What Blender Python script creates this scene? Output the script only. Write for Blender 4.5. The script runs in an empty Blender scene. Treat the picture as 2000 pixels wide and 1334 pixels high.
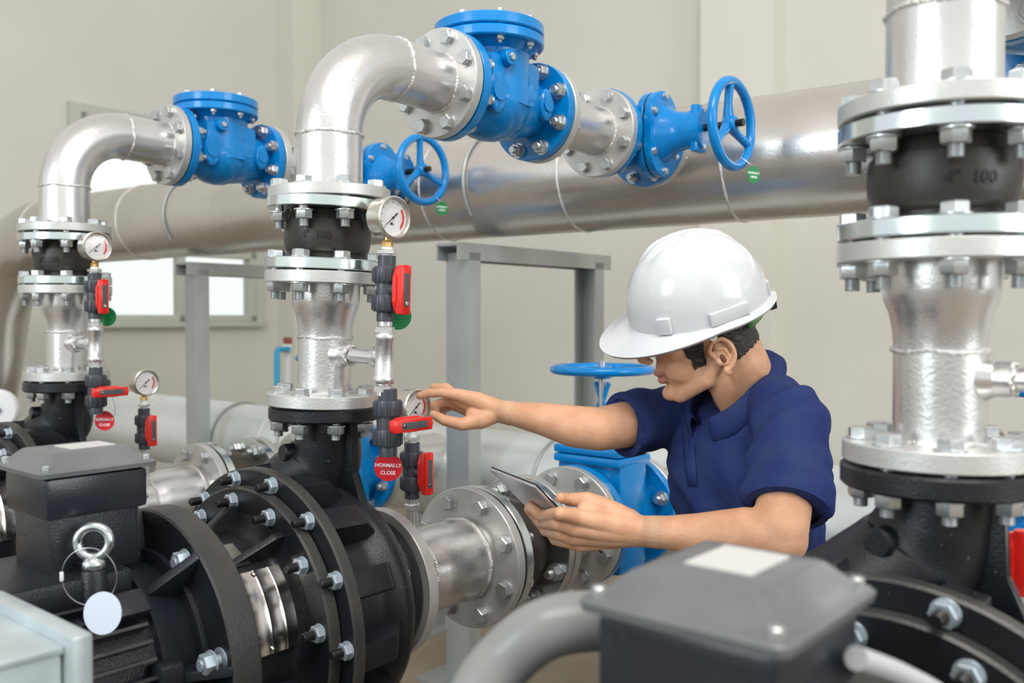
import bpy, bmesh, math, random
from mathutils import Vector, Matrix, noise
random.seed(7)
PI = math.pi
C = bpy.context.scene.collection
F = 1780.0            # focal length in pixels of a 2000 px wide frame
H = 1.20              # eye height
PITCH = math.radians(1.51)
AX = H - 0.51         # height of the pump axes
C0 = Vector((-0.3306, 1.648))      # foot of the middle riser
U = Vector((0.7654, -0.6435)); V = Vector((0.6435, 0.7654))
ANG = math.atan2(U.y, U.x)
STEP = 1.0537
R3 = Matrix.Rotation(ANG, 3, 'Z')

def L2W(s, t, z):
    p = C0 + U*s + V*t
    return Vector((p.x, p.y, z + AX))
def W(px, py, Y):
    d = Vector(((px-1000)/F, 1.0, -(py-667)/F))
    d = Matrix.Rotation(-PITCH, 3, 'X') @ d
    d *= Y/d.y
    return Vector((0, 0, H)) + d

# ------------------------------------------------------------------ materials
MATS = {}
def mat(name, col, metal=0.0, rough=0.5, bump=0.0, bscale=60.0, var=0.0, vscale=8.0, col2=None, coat=0.0,
        sss=0.0, trans=0.0, alpha=1.0, emit=0.0, stretch=None, spec=0.5, rvar=0.0, speck=0.0, ior=1.45, fine=0.0):
    m = bpy.data.materials.new(name); m.use_nodes = True
    nt = m.node_tree; N = nt.nodes; Lk = nt.links
    b = N['Principled BSDF']
    b.inputs['Base Color'].default_value = (*col, 1); b.inputs['Metallic'].default_value = metal
    b.inputs['Roughness'].default_value = rough; b.inputs['Coat Weight'].default_value = coat
    b.inputs['Coat Roughness'].default_value = 0.08
    b.inputs['Specular IOR Level'].default_value = spec; b.inputs['IOR'].default_value = ior
    b.inputs['Transmission Weight'].default_value = trans; b.inputs['Alpha'].default_value = alpha
    if sss: 
        b.inputs['Subsurface Weight'].default_value = sss; b.inputs['Subsurface Radius'].default_value = (0.012, 0.004, 0.002)
        b.inputs['Subsurface Scale'].default_value = 1.0
    if emit: b.inputs['Emission Color'].default_value = (*col, 1); b.inputs['Emission Strength'].default_value = emit
    tc = N.new('ShaderNodeTexCoord'); src = tc.outputs['Object']
    if stretch:
        mp = N.new('ShaderNodeMapping'); mp.inputs['Scale'].default_value = stretch; Lk.new(src, mp.inputs[0]); src = mp.outputs[0]
    n = N.new('ShaderNodeTexNoise'); n.inputs['Scale'].default_value = vscale; n.inputs['Detail'].default_value = 6; Lk.new(src, n.inputs['Vector'])
    last = None
    if var or col2:
        c2 = col2 if col2 else tuple(max(0, c*(1-var)) for c in col)
        r = N.new('ShaderNodeValToRGB'); r.color_ramp.elements[0].position = 0.35; r.color_ramp.elements[1].position = 0.68
        r.color_ramp.elements[0].color = (*c2, 1); r.color_ramp.elements[1].color = (*col, 1)
        Lk.new(n.outputs['Fac'], r.inputs[0]); last = r.outputs[0]
    if speck:
        n3 = N.new('ShaderNodeTexNoise'); n3.inputs['Scale'].default_value = 210; n3.inputs['Detail'].default_value = 2; Lk.new(tc.outputs['Object'], n3.inputs['Vector'])
        r3 = N.new('ShaderNodeValToRGB'); r3.color_ramp.elements[0].position = 0.735; r3.color_ramp.elements[1].position = 0.78
        Lk.new(n3.outputs['Fac'], r3.inputs[0])
        mx = N.new('ShaderNodeMix'); mx.data_type = 'RGBA'; Lk.new(r3.outputs[0], mx.inputs[0])
        if last: Lk.new(last, mx.inputs[6])
        else: mx.inputs[6].default_value = (*col, 1)
        mx.inputs[7].default_value = (speck, speck*0.9, speck*0.8, 1); last = mx.outputs[2]
    if last: Lk.new(last, b.inputs['Base Color'])
    if rvar:
        mr = N.new('ShaderNodeMapRange'); mr.inputs[3].default_value = rough-rvar; mr.inputs[4].default_value = rough+rvar
        mr.inputs[1].default_value = 0.3; mr.inputs[2].default_value = 0.7
        Lk.new(n.outputs['Fac'], mr.inputs[0]); Lk.new(mr.outputs[0], b.inputs['Roughness'])
    if bump:
        n2 = N.new('ShaderNodeTexNoise'); n2.inputs['Scale'].default_value = bscale; n2.inputs['Detail'].default_value = 4; Lk.new(src, n2.inputs['Vector'])
        bp = N.new('ShaderNodeBump'); bp.inputs['Strength'].default_value = bump; bp.inputs['Distance'].default_value = 0.004
        Lk.new(n2.outputs['Fac'], bp.inputs['Height']); Lk.new(bp.outputs[0], b.inputs['Normal'])
    MATS[name] = m
    return m
silver = mat('silver_pipe_paint', (0.72, 0.71, 0.70), 0.88, 0.30, 0.10, 260, 0.10, 9, rvar=0.05)
silver2 = mat('silver_flange_paint', (0.62, 0.62, 0.60), 0.62, 0.42, 0.10, 220, 0.12, 14)
header2 = mat('pale_galvanised_header', (0.78, 0.82, 0.81), 0.45, 0.36, 0.08, 80, 0.08, 4)
header_m = mat('header_silver_paint', (0.66, 0.63, 0.59), 0.85, 0.27, 0.08, 120, 0.10, 4, rvar=0.06)
weldm = mat('weld_metal', (0.78, 0.77, 0.75), 0.95, 0.26, 0.9, 300)
zinc = mat('zinc_plated_steel', (0.66, 0.74, 0.70), 0.95, 0.20, 0.05, 60, 0.0, 18, col2=(0.60, 0.64, 0.68), rvar=0.06)
boltm = mat('galvanised_bolt', (0.60, 0.62, 0.63), 0.85, 0.34, 0.1, 300, 0.15, 60)
boltblue = mat('zinc_hex_nut', (0.42, 0.49, 0.54), 0.55, 0.40, 0.1, 300, 0.1, 60)
darkbolt = mat('black_stud', (0.03, 0.03, 0.03), 0.7, 0.4)
blackc = mat('black_cast_iron', (0.008, 0.010, 0.014), 0.0, 0.30, 0.22, 420, 0.0, 12, col2=(0.013, 0.014, 0.016), speck=0.20, spec=0.42, rvar=0.08)
motorm = mat('motor_black_paint', (0.010, 0.013, 0.019), 0.0, 0.28, 0.25, 420, 0.0, 10, col2=(0.015, 0.017, 0.022), speck=0.16, spec=0.5, rvar=0.06)
ringm = mat('worn_lit_rim', (0.036, 0.036, 0.037), 0.15, 0.38, 0.2, 200, 0.0, 14, col2=(0.055, 0.052, 0.048), speck=0.2)  # edge wear, with the lit look of the rims mixed into the colour
crestm = mat('worn_fin_crest', (0.062, 0.058, 0.056), 0.1, 0.42, 0.3, 300, 0.0, 30, col2=(0.035, 0.035, 0.038))
boxm = mat('black_box_plastic', (0.016, 0.019, 0.026), 0.0, 0.26, 0.06, 300, speck=0.12, spec=0.5)
lidm = mat('dusty_grey_lid', (0.16, 0.165, 0.17), 0.0, 0.36, 0.06, 300, 0.0, 7, col2=(0.11, 0.115, 0.12), speck=0.3, coat=0.2)
labelm = mat('pale_label', (0.52, 0.52, 0.50), 0.0, 0.45)
blue = mat('blue_valve_enamel', (0.0, 0.225, 0.60), 0.0, 0.28, 0.10, 60, 0.0, 20, col2=(0.0, 0.195, 0.53), coat=0.35, spec=0.3, rvar=0.0)
rubber = mat('black_rubber', (0.022, 0.020, 0.019), 0.0, 0.42, 0.1, 120, 0.0, 20, col2=(0.032, 0.026, 0.022), speck=0.12)
rubber_print = mat('rubber_lettering', (0.004, 0.004, 0.004), 0, 0.5)
brownrub = mat('rusty_brown_rubber', (0.075, 0.058, 0.045), 0.1, 0.42, 0.2, 100, 0.0, 14, col2=(0.04, 0.03, 0.025))
red = mat('red_handle_plastic', (0.70, 0.018, 0.012), 0, 0.28, coat=0.4)
pvc = mat('dark_grey_pvc', (0.050, 0.055, 0.068), 0, 0.34, 0.03, 200)
pvcl = mat('grey_insert', (0.075, 0.08, 0.085), 0, 0.5, 0.05, 200)
brass = mat('brass', (0.72, 0.48, 0.18), 1, 0.28)
white = mat('white_plastic', (0.80, 0.81, 0.82), 0, 0.35)
whitep = mat('white_dial', (0.82, 0.82, 0.82), 0, 0.5)
steel = mat('stainless_steel', (0.66, 0.63, 0.60), 1, 0.20, 0.04, 200, 0.08, 6, stretch=(1, 1, 6), rvar=0.05)
steel_case = mat('brushed_gauge_case', (0.62, 0.58, 0.52), 1, 0.30, 0.05, 400)
inkr = mat('red_ink', (0.75, 0.04, 0.05), 0, 0.5)
inkb = mat('black_ink', (0.01, 0.01, 0.012), 0, 0.5)
tagred = mat('red_tag_plastic', (0.62, 0.008, 0.02), 0, 0.35)
taggreen = mat('green_tag_plastic', (0.008, 0.20, 0.06), 0, 0.35)
tagwhite = mat('white_tag_plastic', (0.62, 0.68, 0.80), 0, 0.4)
tagtext = mat('white_lettering', (0.85, 0.85, 0.85), 0, 0.5)
wirem = mat('steel_wire', (0.5, 0.5, 0.5), 1, 0.3)
framem = mat('galvanised_channel', (0.46, 0.48, 0.46), 0.5, 0.42, 0.05, 60, 0.0, 6, col2=(0.34, 0.36, 0.35), stretch=(1, 1, 0.3))
cabm = mat('galvanised_cabinet', (0.60, 0.68, 0.70), 0.5, 0.38, 0.04, 40, 0.0, 7, col2=(0.42, 0.47, 0.49))
wallm = mat('cream_wall_paint', (0.68, 0.665, 0.605), 0, 0.75, 0.05, 50, 0.04, 1.2)
pillarm = mat('cream_pillar_paint', (0.72, 0.70, 0.63), 0, 0.75, 0.05, 50, 0.04, 1.2)
floorm = mat('worn_concrete', (0.34, 0.28, 0.21), 0, 0.6, 0.2, 30, 0.0, 2.5, col2=(0.20, 0.16, 0.12), rvar=0.12)
plinthm = mat('grey_concrete', (0.30, 0.29, 0.27), 0, 0.8, 0.3, 40, 0.2, 5)
winf = mat('aluminium_window_frame', (0.52, 0.54, 0.48), 0.1, 0.5)
ceilm = mat('painted_soffit', (0.62, 0.57, 0.50), 0, 0.8)
skin = mat('skin', (0.68, 0.38, 0.235), 0, 0.46, 0.22, 300, 0.0, 30, col2=(0.58, 0.305, 0.18), sss=0.18, spec=0.4)
lipm = mat('lips', (0.42, 0.18, 0.13), 0, 0.42, 0.2, 300)
nailm = mat('fingernail', (0.66, 0.40, 0.32), 0, 0.25)
hairm = mat('black_hair', (0.060, 0.042, 0.032), 0, 0.42, 1.0, 40, 0.0, 70, col2=(0.012, 0.010, 0.009), stretch=(1, 6, 6))
shirtm = mat('navy_pique_cotton', (0.027, 0.044, 0.128), 0, 0.85, 0.35, 900, 0.0, 18, col2=(0.017, 0.029, 0.125), spec=0.2)
trouserm = mat('dark_work_trousers', (0.03, 0.035, 0.05), 0, 0.9, 0.3, 500)
shoem = mat('black_leather', (0.02, 0.018, 0.016), 0, 0.4)
hatm = mat('white_helmet_plastic', (0.585, 0.595, 0.61), 0, 0.20, coat=0.4)
strapm = mat('green_helmet_strap', (0.16, 0.42, 0.14), 0, 0.3, 0.2, 80, 0.0, 60, col2=(0.06, 0.22, 0.06))
blk = mat('black_plastic', (0.012, 0.012, 0.014), 0, 0.3)
tabback = mat('tablet_aluminium', (0.50, 0.50, 0.53), 0.7, 0.32)
screenm = mat('tablet_screen_glass', (0.01, 0.01, 0.012), 0, 0.06, coat=0.5)
conduitm = mat('grey_conduit', (0.21, 0.215, 0.21), 0.0, 0.35, 0.03, 60)
whitecable = mat('pale_grey_conduit', (0.45, 0.46, 0.48), 0, 0.35)
bluepipe = mat('blue_pvc_pipe', (0.01, 0.36, 0.62), 0, 0.35)

gl = bpy.data.materials.new('clear_glass'); gl.use_nodes = True
nt = gl.node_tree; nt.nodes.clear()
o_ = nt.nodes.new('ShaderNodeOutputMaterial'); mx_ = nt.nodes.new('ShaderNodeMixShader'); tr_ = nt.nodes.new('ShaderNodeBsdfTransparent'); gs_ = nt.nodes.new('ShaderNodeBsdfGlossy')
gs_.inputs['Roughness'].default_value = 0.03; mx_.inputs[0].default_value = 0.07
nt.links.new(tr_.outputs[0], mx_.inputs[1]); nt.links.new(gs_.outputs[0], mx_.inputs[2]); nt.links.new(mx_.outputs[0], o_.inputs[0])

# ------------------------------------------------------------------ mesh builder
def frame(z, x=None):
    z = Vector(z).normalized()
    if x is None: x = Vector((1, 0, 0)) if abs(z.x) < 0.9 else Vector((0, 1, 0))
    x = Vector(x); x = (x - z*x.dot(z)).normalized(); y = z.cross(x)
    return Matrix((x, y, z)).transposed()
def M4(loc, z=(0, 0, 1), x=None):
    m = frame(z, x).to_4x4(); m.translation = Vector(loc); return m

class MB:
    def __init__(s): s.bm = bmesh.new()
    def lathe(s, prof, M=None, seg=48, ell=1.0, a0=0.0, a1=2*PI, cap=False):
        M = M or Matrix.Identity(4); bm = s.bm; full = abs(a1-a0-2*PI) < 1e-6
        n = seg if full else seg+1; rows = []
        for r, z in prof:
            if r < 1e-7: rows.append([bm.verts.new(M @ Vector((0, 0, z)))])
            else: rows.append([bm.verts.new(M @ Vector((r*math.cos(a0+(a1-a0)*i/seg), ell*r*math.sin(a0+(a1-a0)*i/seg), z))) for i in range(n)])
        for a, b in zip(rows, rows[1:]):
            for i in range(seg):
                j = (i+1) % n
                f = [a[i] if len(a) > 1 else a[0], a[j] if len(a) > 1 else a[0], b[j] if len(b) > 1 else b[0], b[i] if len(b) > 1 else b[0]]
                g = []
                for v in f:
                    if v not in g: g.append(v)
                if len(g) > 2:
                    try: bm.faces.new(g)
                    except ValueError: pass
        if not full and cap:
            for k in (0, -1):
                try: bm.faces.new([r[k] for r in rows])
                except ValueError: pass
        return s
    def cyl(s, r, z0, z1, M=None, seg=48, bev=0.0015):
        bev = min(bev, abs(z1-z0)*0.4, r*0.4); d = 1 if z1 > z0 else -1
        return s.lathe([(0, z0), (r-bev, z0), (r, z0+bev*d), (r, z1-bev*d), (r-bev, z1), (0, z1)], M, seg)
    def ring(s, ro, ri, z0, z1, M=None, seg=64, bev=0.0015):
        return s.lathe([(ri, z0), (ro-bev, z0), (ro, z0+bev), (ro, z1-bev), (ro-bev, z1), (ri, z1), (ri, z0)], M, seg)
    def hexa(s, r, z0, z1, M=None):
        h = z1-z0
        return s.lathe([(0, z0), (r, z0), (r, z0+h*0.85), (r*0.88, z1), (0, z1)], M, 6)
    def tube(s, pts, rad, seg=24, cap=True, closed=False):
        bm = s.bm; pts = [Vector(p) for p in pts]; n = len(pts)
        if not hasattr(rad, '__len__'): rad = [rad]*n
        T = []
        for i in range(n):
            a = pts[(i-1) % n] if (closed or i > 0) else pts[i]; b = pts[(i+1) % n] if (closed or i < n-1) else pts[i]
            T.append((b-a).normalized())
        x = frame(T[0]).col[0].copy(); rows = []
        for i in range(n):
            x = (x - T[i]*x.dot(T[i])).normalized(); y = T[i].cross(x)
            rows.append([bm.verts.new(pts[i] + (x*math.cos(2*PI*k/seg) + y*math.sin(2*PI*k/seg))*rad[i]) for k in range(seg)])
        m = n if closed else n-1
        for i in range(m):
            a, b = rows[i], rows[(i+1) % n]
            for k in range(seg): bm.faces.new((a[k], a[(k+1) % seg], b[(k+1) % seg], b[k]))
        if cap and not closed:
            bm.faces.new(rows[0][::-1]); bm.faces.new(rows[-1])
        return s
    def box(s, c, size, R=None, bev=0.0):
        t = bmesh.new(); bmesh.ops.create_cube(t, size=1.0)
        for v in t.verts: v.co = Vector((v.co.x*size[0], v.co.y*size[1], v.co.z*size[2]))
        if bev: bmesh.ops.bevel(t, geom=list(t.edges), offset=bev, segments=2, profile=0.6, affect='EDGES')
        R = R or Matrix.Identity(3); c = Vector(c); mp = {}
        for v in t.verts: mp[v] = s.bm.verts.new(c + R @ v.co)
        for f in t.faces: s.bm.faces.new([mp[v] for v in f.verts])
        t.free(); return s
    def prism(s, poly, z0, z1, M=None, bev=0.0):
        M = M or Matrix.Identity(4); t = bmesh.new()
        a = [t.verts.new((p[0], p[1], z0)) for p in poly]; b = [t.verts.new((p[0], p[1], z1)) for p in poly]; n = len(poly)
        t.faces.new(a[::-1]); t.faces.new(b)
        for i in range(n): t.faces.new((a[i], a[(i+1) % n], b[(i+1) % n], b[i]))
        if bev: bmesh.ops.bevel(t, geom=[e for e in t.edges], offset=bev, segments=2, profile=0.6, affect='EDGES')
        mp = {}
        for v in t.verts: mp[v] = s.bm.verts.new(M @ v.co)
        for f in t.faces: s.bm.faces.new([mp[v] for v in f.verts])
        t.free(); return s
    def ball(s, c, r, M=None, seg=24):
        t = bmesh.new(); bmesh.ops.create_icosphere(t, subdivisions=3, radius=1.0)
        r = r if hasattr(r, '__len__') else (r, r, r); c = Vector(c); mp = {}; R = M or Matrix.Identity(3)
        for v in t.verts: mp[v] = s.bm.verts.new(c + R @ Vector((v.co.x*r[0], v.co.y*r[1], v.co.z*r[2])))
        for f in t.faces: s.bm.faces.new([mp[v] for v in f.verts])
        t.free(); return s
    def chain(s, pts, rad, step=0.4):     # a limb: tapered tube with round ends
        pts = [Vector(p) for p in pts]
        for p, r in zip(pts, rad): s.ball(p, r)
        for i in range(len(pts)-1):
            s.tube([pts[i], pts[i+1]], [rad[i], rad[i+1]], 20)
        return s
    def quadgrid(s, rows, closed=False):
        rv = [[s.bm.verts.new(p) for p in r] for r in rows]
        for a, b in zip(rv, rv[1:]):
            n = len(a)
            for i in range(n if closed else n-1):
                s.bm.faces.new((a[i], a[(i+1) % n], b[(i+1) % n], b[i]))
        return s
    def weld(s, c, axis, r, w=0.0035):
        Fm = frame(axis); n = 72; pts = []
        ph = random.random()*9
        for i in range(n):
            a = 2*PI*i/n; rr = r + 0.0006*math.sin(a*13+ph) + random.uniform(-.0004, .0004)
            pts.append(Vector(c) + Fm @ Vector((rr*math.cos(a), rr*math.sin(a), 0.0012*math.sin(a*5+ph))))
        s.tube(pts, [w*random.uniform(0.8, 1.2) for _ in pts], 8, closed=True); return s
    def build(s, name, m, parent=None, base=None, ang=38, recalc=True, solid=None):
        if base is not None:
            b = Vector(base)
            for v in s.bm.verts: v.co -= b
        if recalc: bmesh.ops.recalc_face_normals(s.bm, faces=s.bm.faces)
        me = bpy.data.meshes.new(name); s.bm.to_mesh(me); s.bm.free()
        me.materials.append(m); me.shade_smooth(); me.set_sharp_from_angle(angle=math.radians(ang))
        o = bpy.data.objects.new(name, me); C.objects.link(o)
        if parent: o.parent = parent
        return o

def tag(o, label, cat, group=None):
    o['label'] = label; o['category'] = cat
    if group: o['group'] = group
    return o
def struct(o): o['kind'] = 'structure'; return o

LINE = []     # everything belonging to the middle pump line, copied for the two others
class Thing:
    """an Empty at the thing's base; parts are given in line coordinates (s along the row, t along the pipes, z up)"""
    def __init__(s, name, label, cat, base, group=None, lines='M', labels=None):
        s.base = Vector(base)
        o = bpy.data.objects.new(name, None); C.objects.link(o); o.empty_display_size = 0.05
        o.location = L2W(*base); o.rotation_euler = (0, 0, ANG)
        tag(o, label, cat, group); s.o = o
        LINE.append((s, lines, label))
    def part(s, name, mb, m, parent=None, **k): return mb.build(name, m, parent or s.o, s.base, **k)
    def inst(s, name, me, loc, z=(0, 0, 1), x=None, parent=None):
        o = bpy.data.objects.new(name, me); C.objects.link(o); o.parent = parent or s.o
        mt = M4(Vector(loc)-s.base, z, x); o.matrix_local = mt
        return o
def children(o): return [c for c in bpy.data.objects if c.parent == o]
def copy_tree(o, parent=None, kids=None):
    c = o.copy(); C.objects.link(c)
    if parent is not None: c.parent = parent
    for ch in kids.get(o.name, []): copy_tree(ch, c, kids)
    return c

# bolts ------------------------------------------------------------
BM = {}
def bolt_mesh(R, L, tail, nut=True, mname='b'):
    """head above z=0, shank down to -L, nut beneath, thread end"""
    key = (R, round(L, 4), round(tail, 4), nut, mname)
    if key in BM: return BM[key]
    mb = MB()
    mb.cyl(R*1.12, 0, R*0.14, seg=24, bev=0.0004).hexa(R, R*0.14, R*0.9)
    mb.cyl(R*0.55, -L, 0, seg=16)
    if nut:
        X = Matrix.Rotation(PI, 4, 'X'); X.translation = (0, 0, -L)
        mb.cyl(R*1.15, 0, R*0.16, X, 24, 0.0004); mb.hexa(R, R*0.16, R*1.1, X)
        pr = [(0, R*1.05)]; z = R*1.05
        k = 0
        while z < tail:
            pr += [(R*0.56, z), (R*0.5, z+R*0.05)]; z += R*0.1
        pr += [(R*0.48, tail), (0, tail)]
        mb.lathe(pr, X, 16)
    m = {'b': boltm, 'n': boltblue}[mname]
    o = mb.build('bolt', m); me = o.data; bpy.data.objects.remove(o)
    BM[key] = me; return me
def stud_mesh():
    if 'stud' in BM: return BM['stud']
    mb = MB(); mb.cyl(0.0145, -0.001, 0.001, seg=20, bev=0.0004).hexa(0.0135, 0.001, 0.012)
    pr = [(0, 0.011)]; z = 0.011
    while z < 0.030: pr += [(0.0072, z), (0.0064, z+0.0007)]; z += 0.0014
    pr += [(0.0055, 0.0315), (0, 0.0315)]
    mb.lathe(pr, None, 16)
    o = mb.build('stud', boltblue); me = o.data; bpy.data.objects.remove(o)
    me.materials.append(darkbolt)
    for p in me.polygons:
        if p.center.z > 0.0125: p.material_index = 1
    BM['stud'] = me; return me
def bolts(T, c, axis, pcd, n, R, L, tail=0.03, off=0.5, name='bolt', mname='b', parent=None):
    """ring of bolts; heads at c facing +axis"""
    Fm = frame(axis); me = bolt_mesh(R, L, tail, True, mname)
    for i in range(n):
        a = 2*PI*(i+off)/n
        d = Fm @ Vector((math.cos(a), math.sin(a), 0))
        x = Matrix.Rotation(random.uniform(0, PI/3), 3, Vector(axis).normalized()) @ d
        T.inst(name, me, Vector(c)+d*pcd, axis, x, parent)

Zx = (0, 0, 1); Tx = (0, 1, 0); Sx = (1, 0, 0)
POS = {'M': 'middle', 'L': 'far left', 'R': 'near right'}

# ============================================================ the pipe line of one pump
def riser():
    # lower reducer spool between pump and rubber joint
    T = Thing('reducer_pipe', 'silver reducer pipe with side branch standing on the {p} pump', 'pipe', (0, 0, .352), lines='MLR', group=None)
    mb = MB()
    mb.lathe([(.0475, .37), (.0478, .472), (.0478, .476), (.049, .495), (.053, .515), (.0585, .528), (.0605, .543), (.0605, .571), (.05, .571)], seg=64)
    p = T.part('pipe', mb, silver)
    T.part('weld_seam', MB().weld((0, 0, .474), Zx, .0478), weldm, p)
    T.part('weld_seam', MB().weld((0, 0, .374), Zx, .0478), weldm, p)
    T.part('flange', MB().ring(.1005, .04, .352, .374), silver2)
    T.part('flange', MB().ring(.1085, .05, .5695, .5905), silver2)
    # branch
    b = MB(); d = Vector((1, 0, 0))
    b.tube([(.03, 0, .445), (.072, 0, .445), (.073, 0, .445)], [.019, .019, .0165], 32); b.tube([(.07, 0, .445), (.142, 0, .445)], .0125, 24)
    b.tube([(.03, 0, .445), (.048, 0, .445), (.056, 0, .445)], [.028, .0235, .019], 32)
    br = T.part('branch_nipple', b, silver)
    T.part('weld_seam', MB().weld((.0735, 0, .445), Sx, .0165, .0022), weldm, br)
    bolts(T, (0, 0, .374), Zx, .080, 8, .0145, .05, .026)
    # rubber expansion joint
    T = Thing('rubber_expansion_joint', 'black rubber expansion joint between two zinc flanges above the {p} pump', 'pipe joint', (0, 0, .5935), lines='MLR')
    T.part('flange', MB().ring(.1085, .06, .5935, .6125), zinc)
    T.part('flange', MB().ring(.1085, .06, .7, .719), zinc)
    pr = [(.055, .613), (.066, .613), (.0665, .622), (.072, .6255), (.0735, .628), (.0762, .640), (.0775, .657), (.0768, .674), (.0748, .682), (.0728, .6825), (.069, .693), (.066, .6995), (.055, .6995)]
    rb = T.part('rubber_sleeve', MB().lathe(pr, seg=64), rubber)
    # raised lettering wrapped round the sleeve
    th = math.atan2(-.74, .67) - math.radians(6)
    txt = text_mesh('4"  100', .0185, .0006)
    for v in txt.vertices:
        a = th - math.radians(0) + (v.co.x)/.0775
        r = .0776 + v.co.z
        v.co = Vector((r*math.cos(a), r*math.sin(a), .652 + v.co.y)) - T.base
    o = bpy.data.objects.new('lettering', txt); txt.materials.append(rubber_print); C.objects.link(o); o.parent = rb
    bolts(T, (0, 0, .6125), Zx, .091, 8, .0150, .043, .030)
    # elbow pipe
    T = Thing('elbow_pipe', 'silver ninety degree elbow pipe rising above the {p} pump', 'pipe', (0, 0, .7235), lines='MLR')
    T.part('flange', MB().ring(.1085, .05, .7235, .7435), silver2)
    pts = [(0, 0, .743), (0, 0, .840)]
    for i in range(1, 25):
        a = i/24*PI/2; pts.append((0, .152*(1-math.cos(a)), .840+.152*math.sin(a)))
    pts.append((0, .276, .9885))
    p = T.part('pipe', MB().tube(pts, .0590, 64), silver)
    T.part('weld_seam', MB().weld((0, 0, .840), Zx, .059, .0030), weldm, p)
    T.part('weld_seam', MB().weld((0, .156, .992), Tx, .059, .0030), weldm, p)
    T.part('weld_seam', MB().weld((0, .272, .989), Tx, .060, .0026), weldm, p)
    T.part('flange', MB().ring(.110, .05, .272, .293, M4((0, 0, .988), Tx)), silver2)
    bolts(T, (0, 0, .7435), Zx, .091, 8, .0150, .044, .030)
    bolts(T, (0, .272, .988), (0, -1, 0), .0905, 8, .0155, .046, .028)

def text_mesh(body, size, depth, align='CENTER'):
    cu = bpy.data.curves.new('t', 'FONT'); cu.body = body; cu.size = size; cu.extrude = depth; cu.align_x = align; cu.align_y = 'CENTER'; cu.resolution_u = 3; cu.offset = size*.02
    o = bpy.data.objects.new('t', cu); C.objects.link(o)
    dg = bpy.context.evaluated_depsgraph_get(); me = bpy.data.meshes.new_from_object(o.evaluated_get(dg))
    bpy.data.objects.remove(o); me.materials.clear(); return me
def text_child(T, body, size, loc, z, x, m, parent, depth=.0003, bold=0, name='lettering'):
    me = text_mesh(body, size, depth); me.materials.append(m)
    return T.inst(name, me, loc, z, x, parent)

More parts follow.
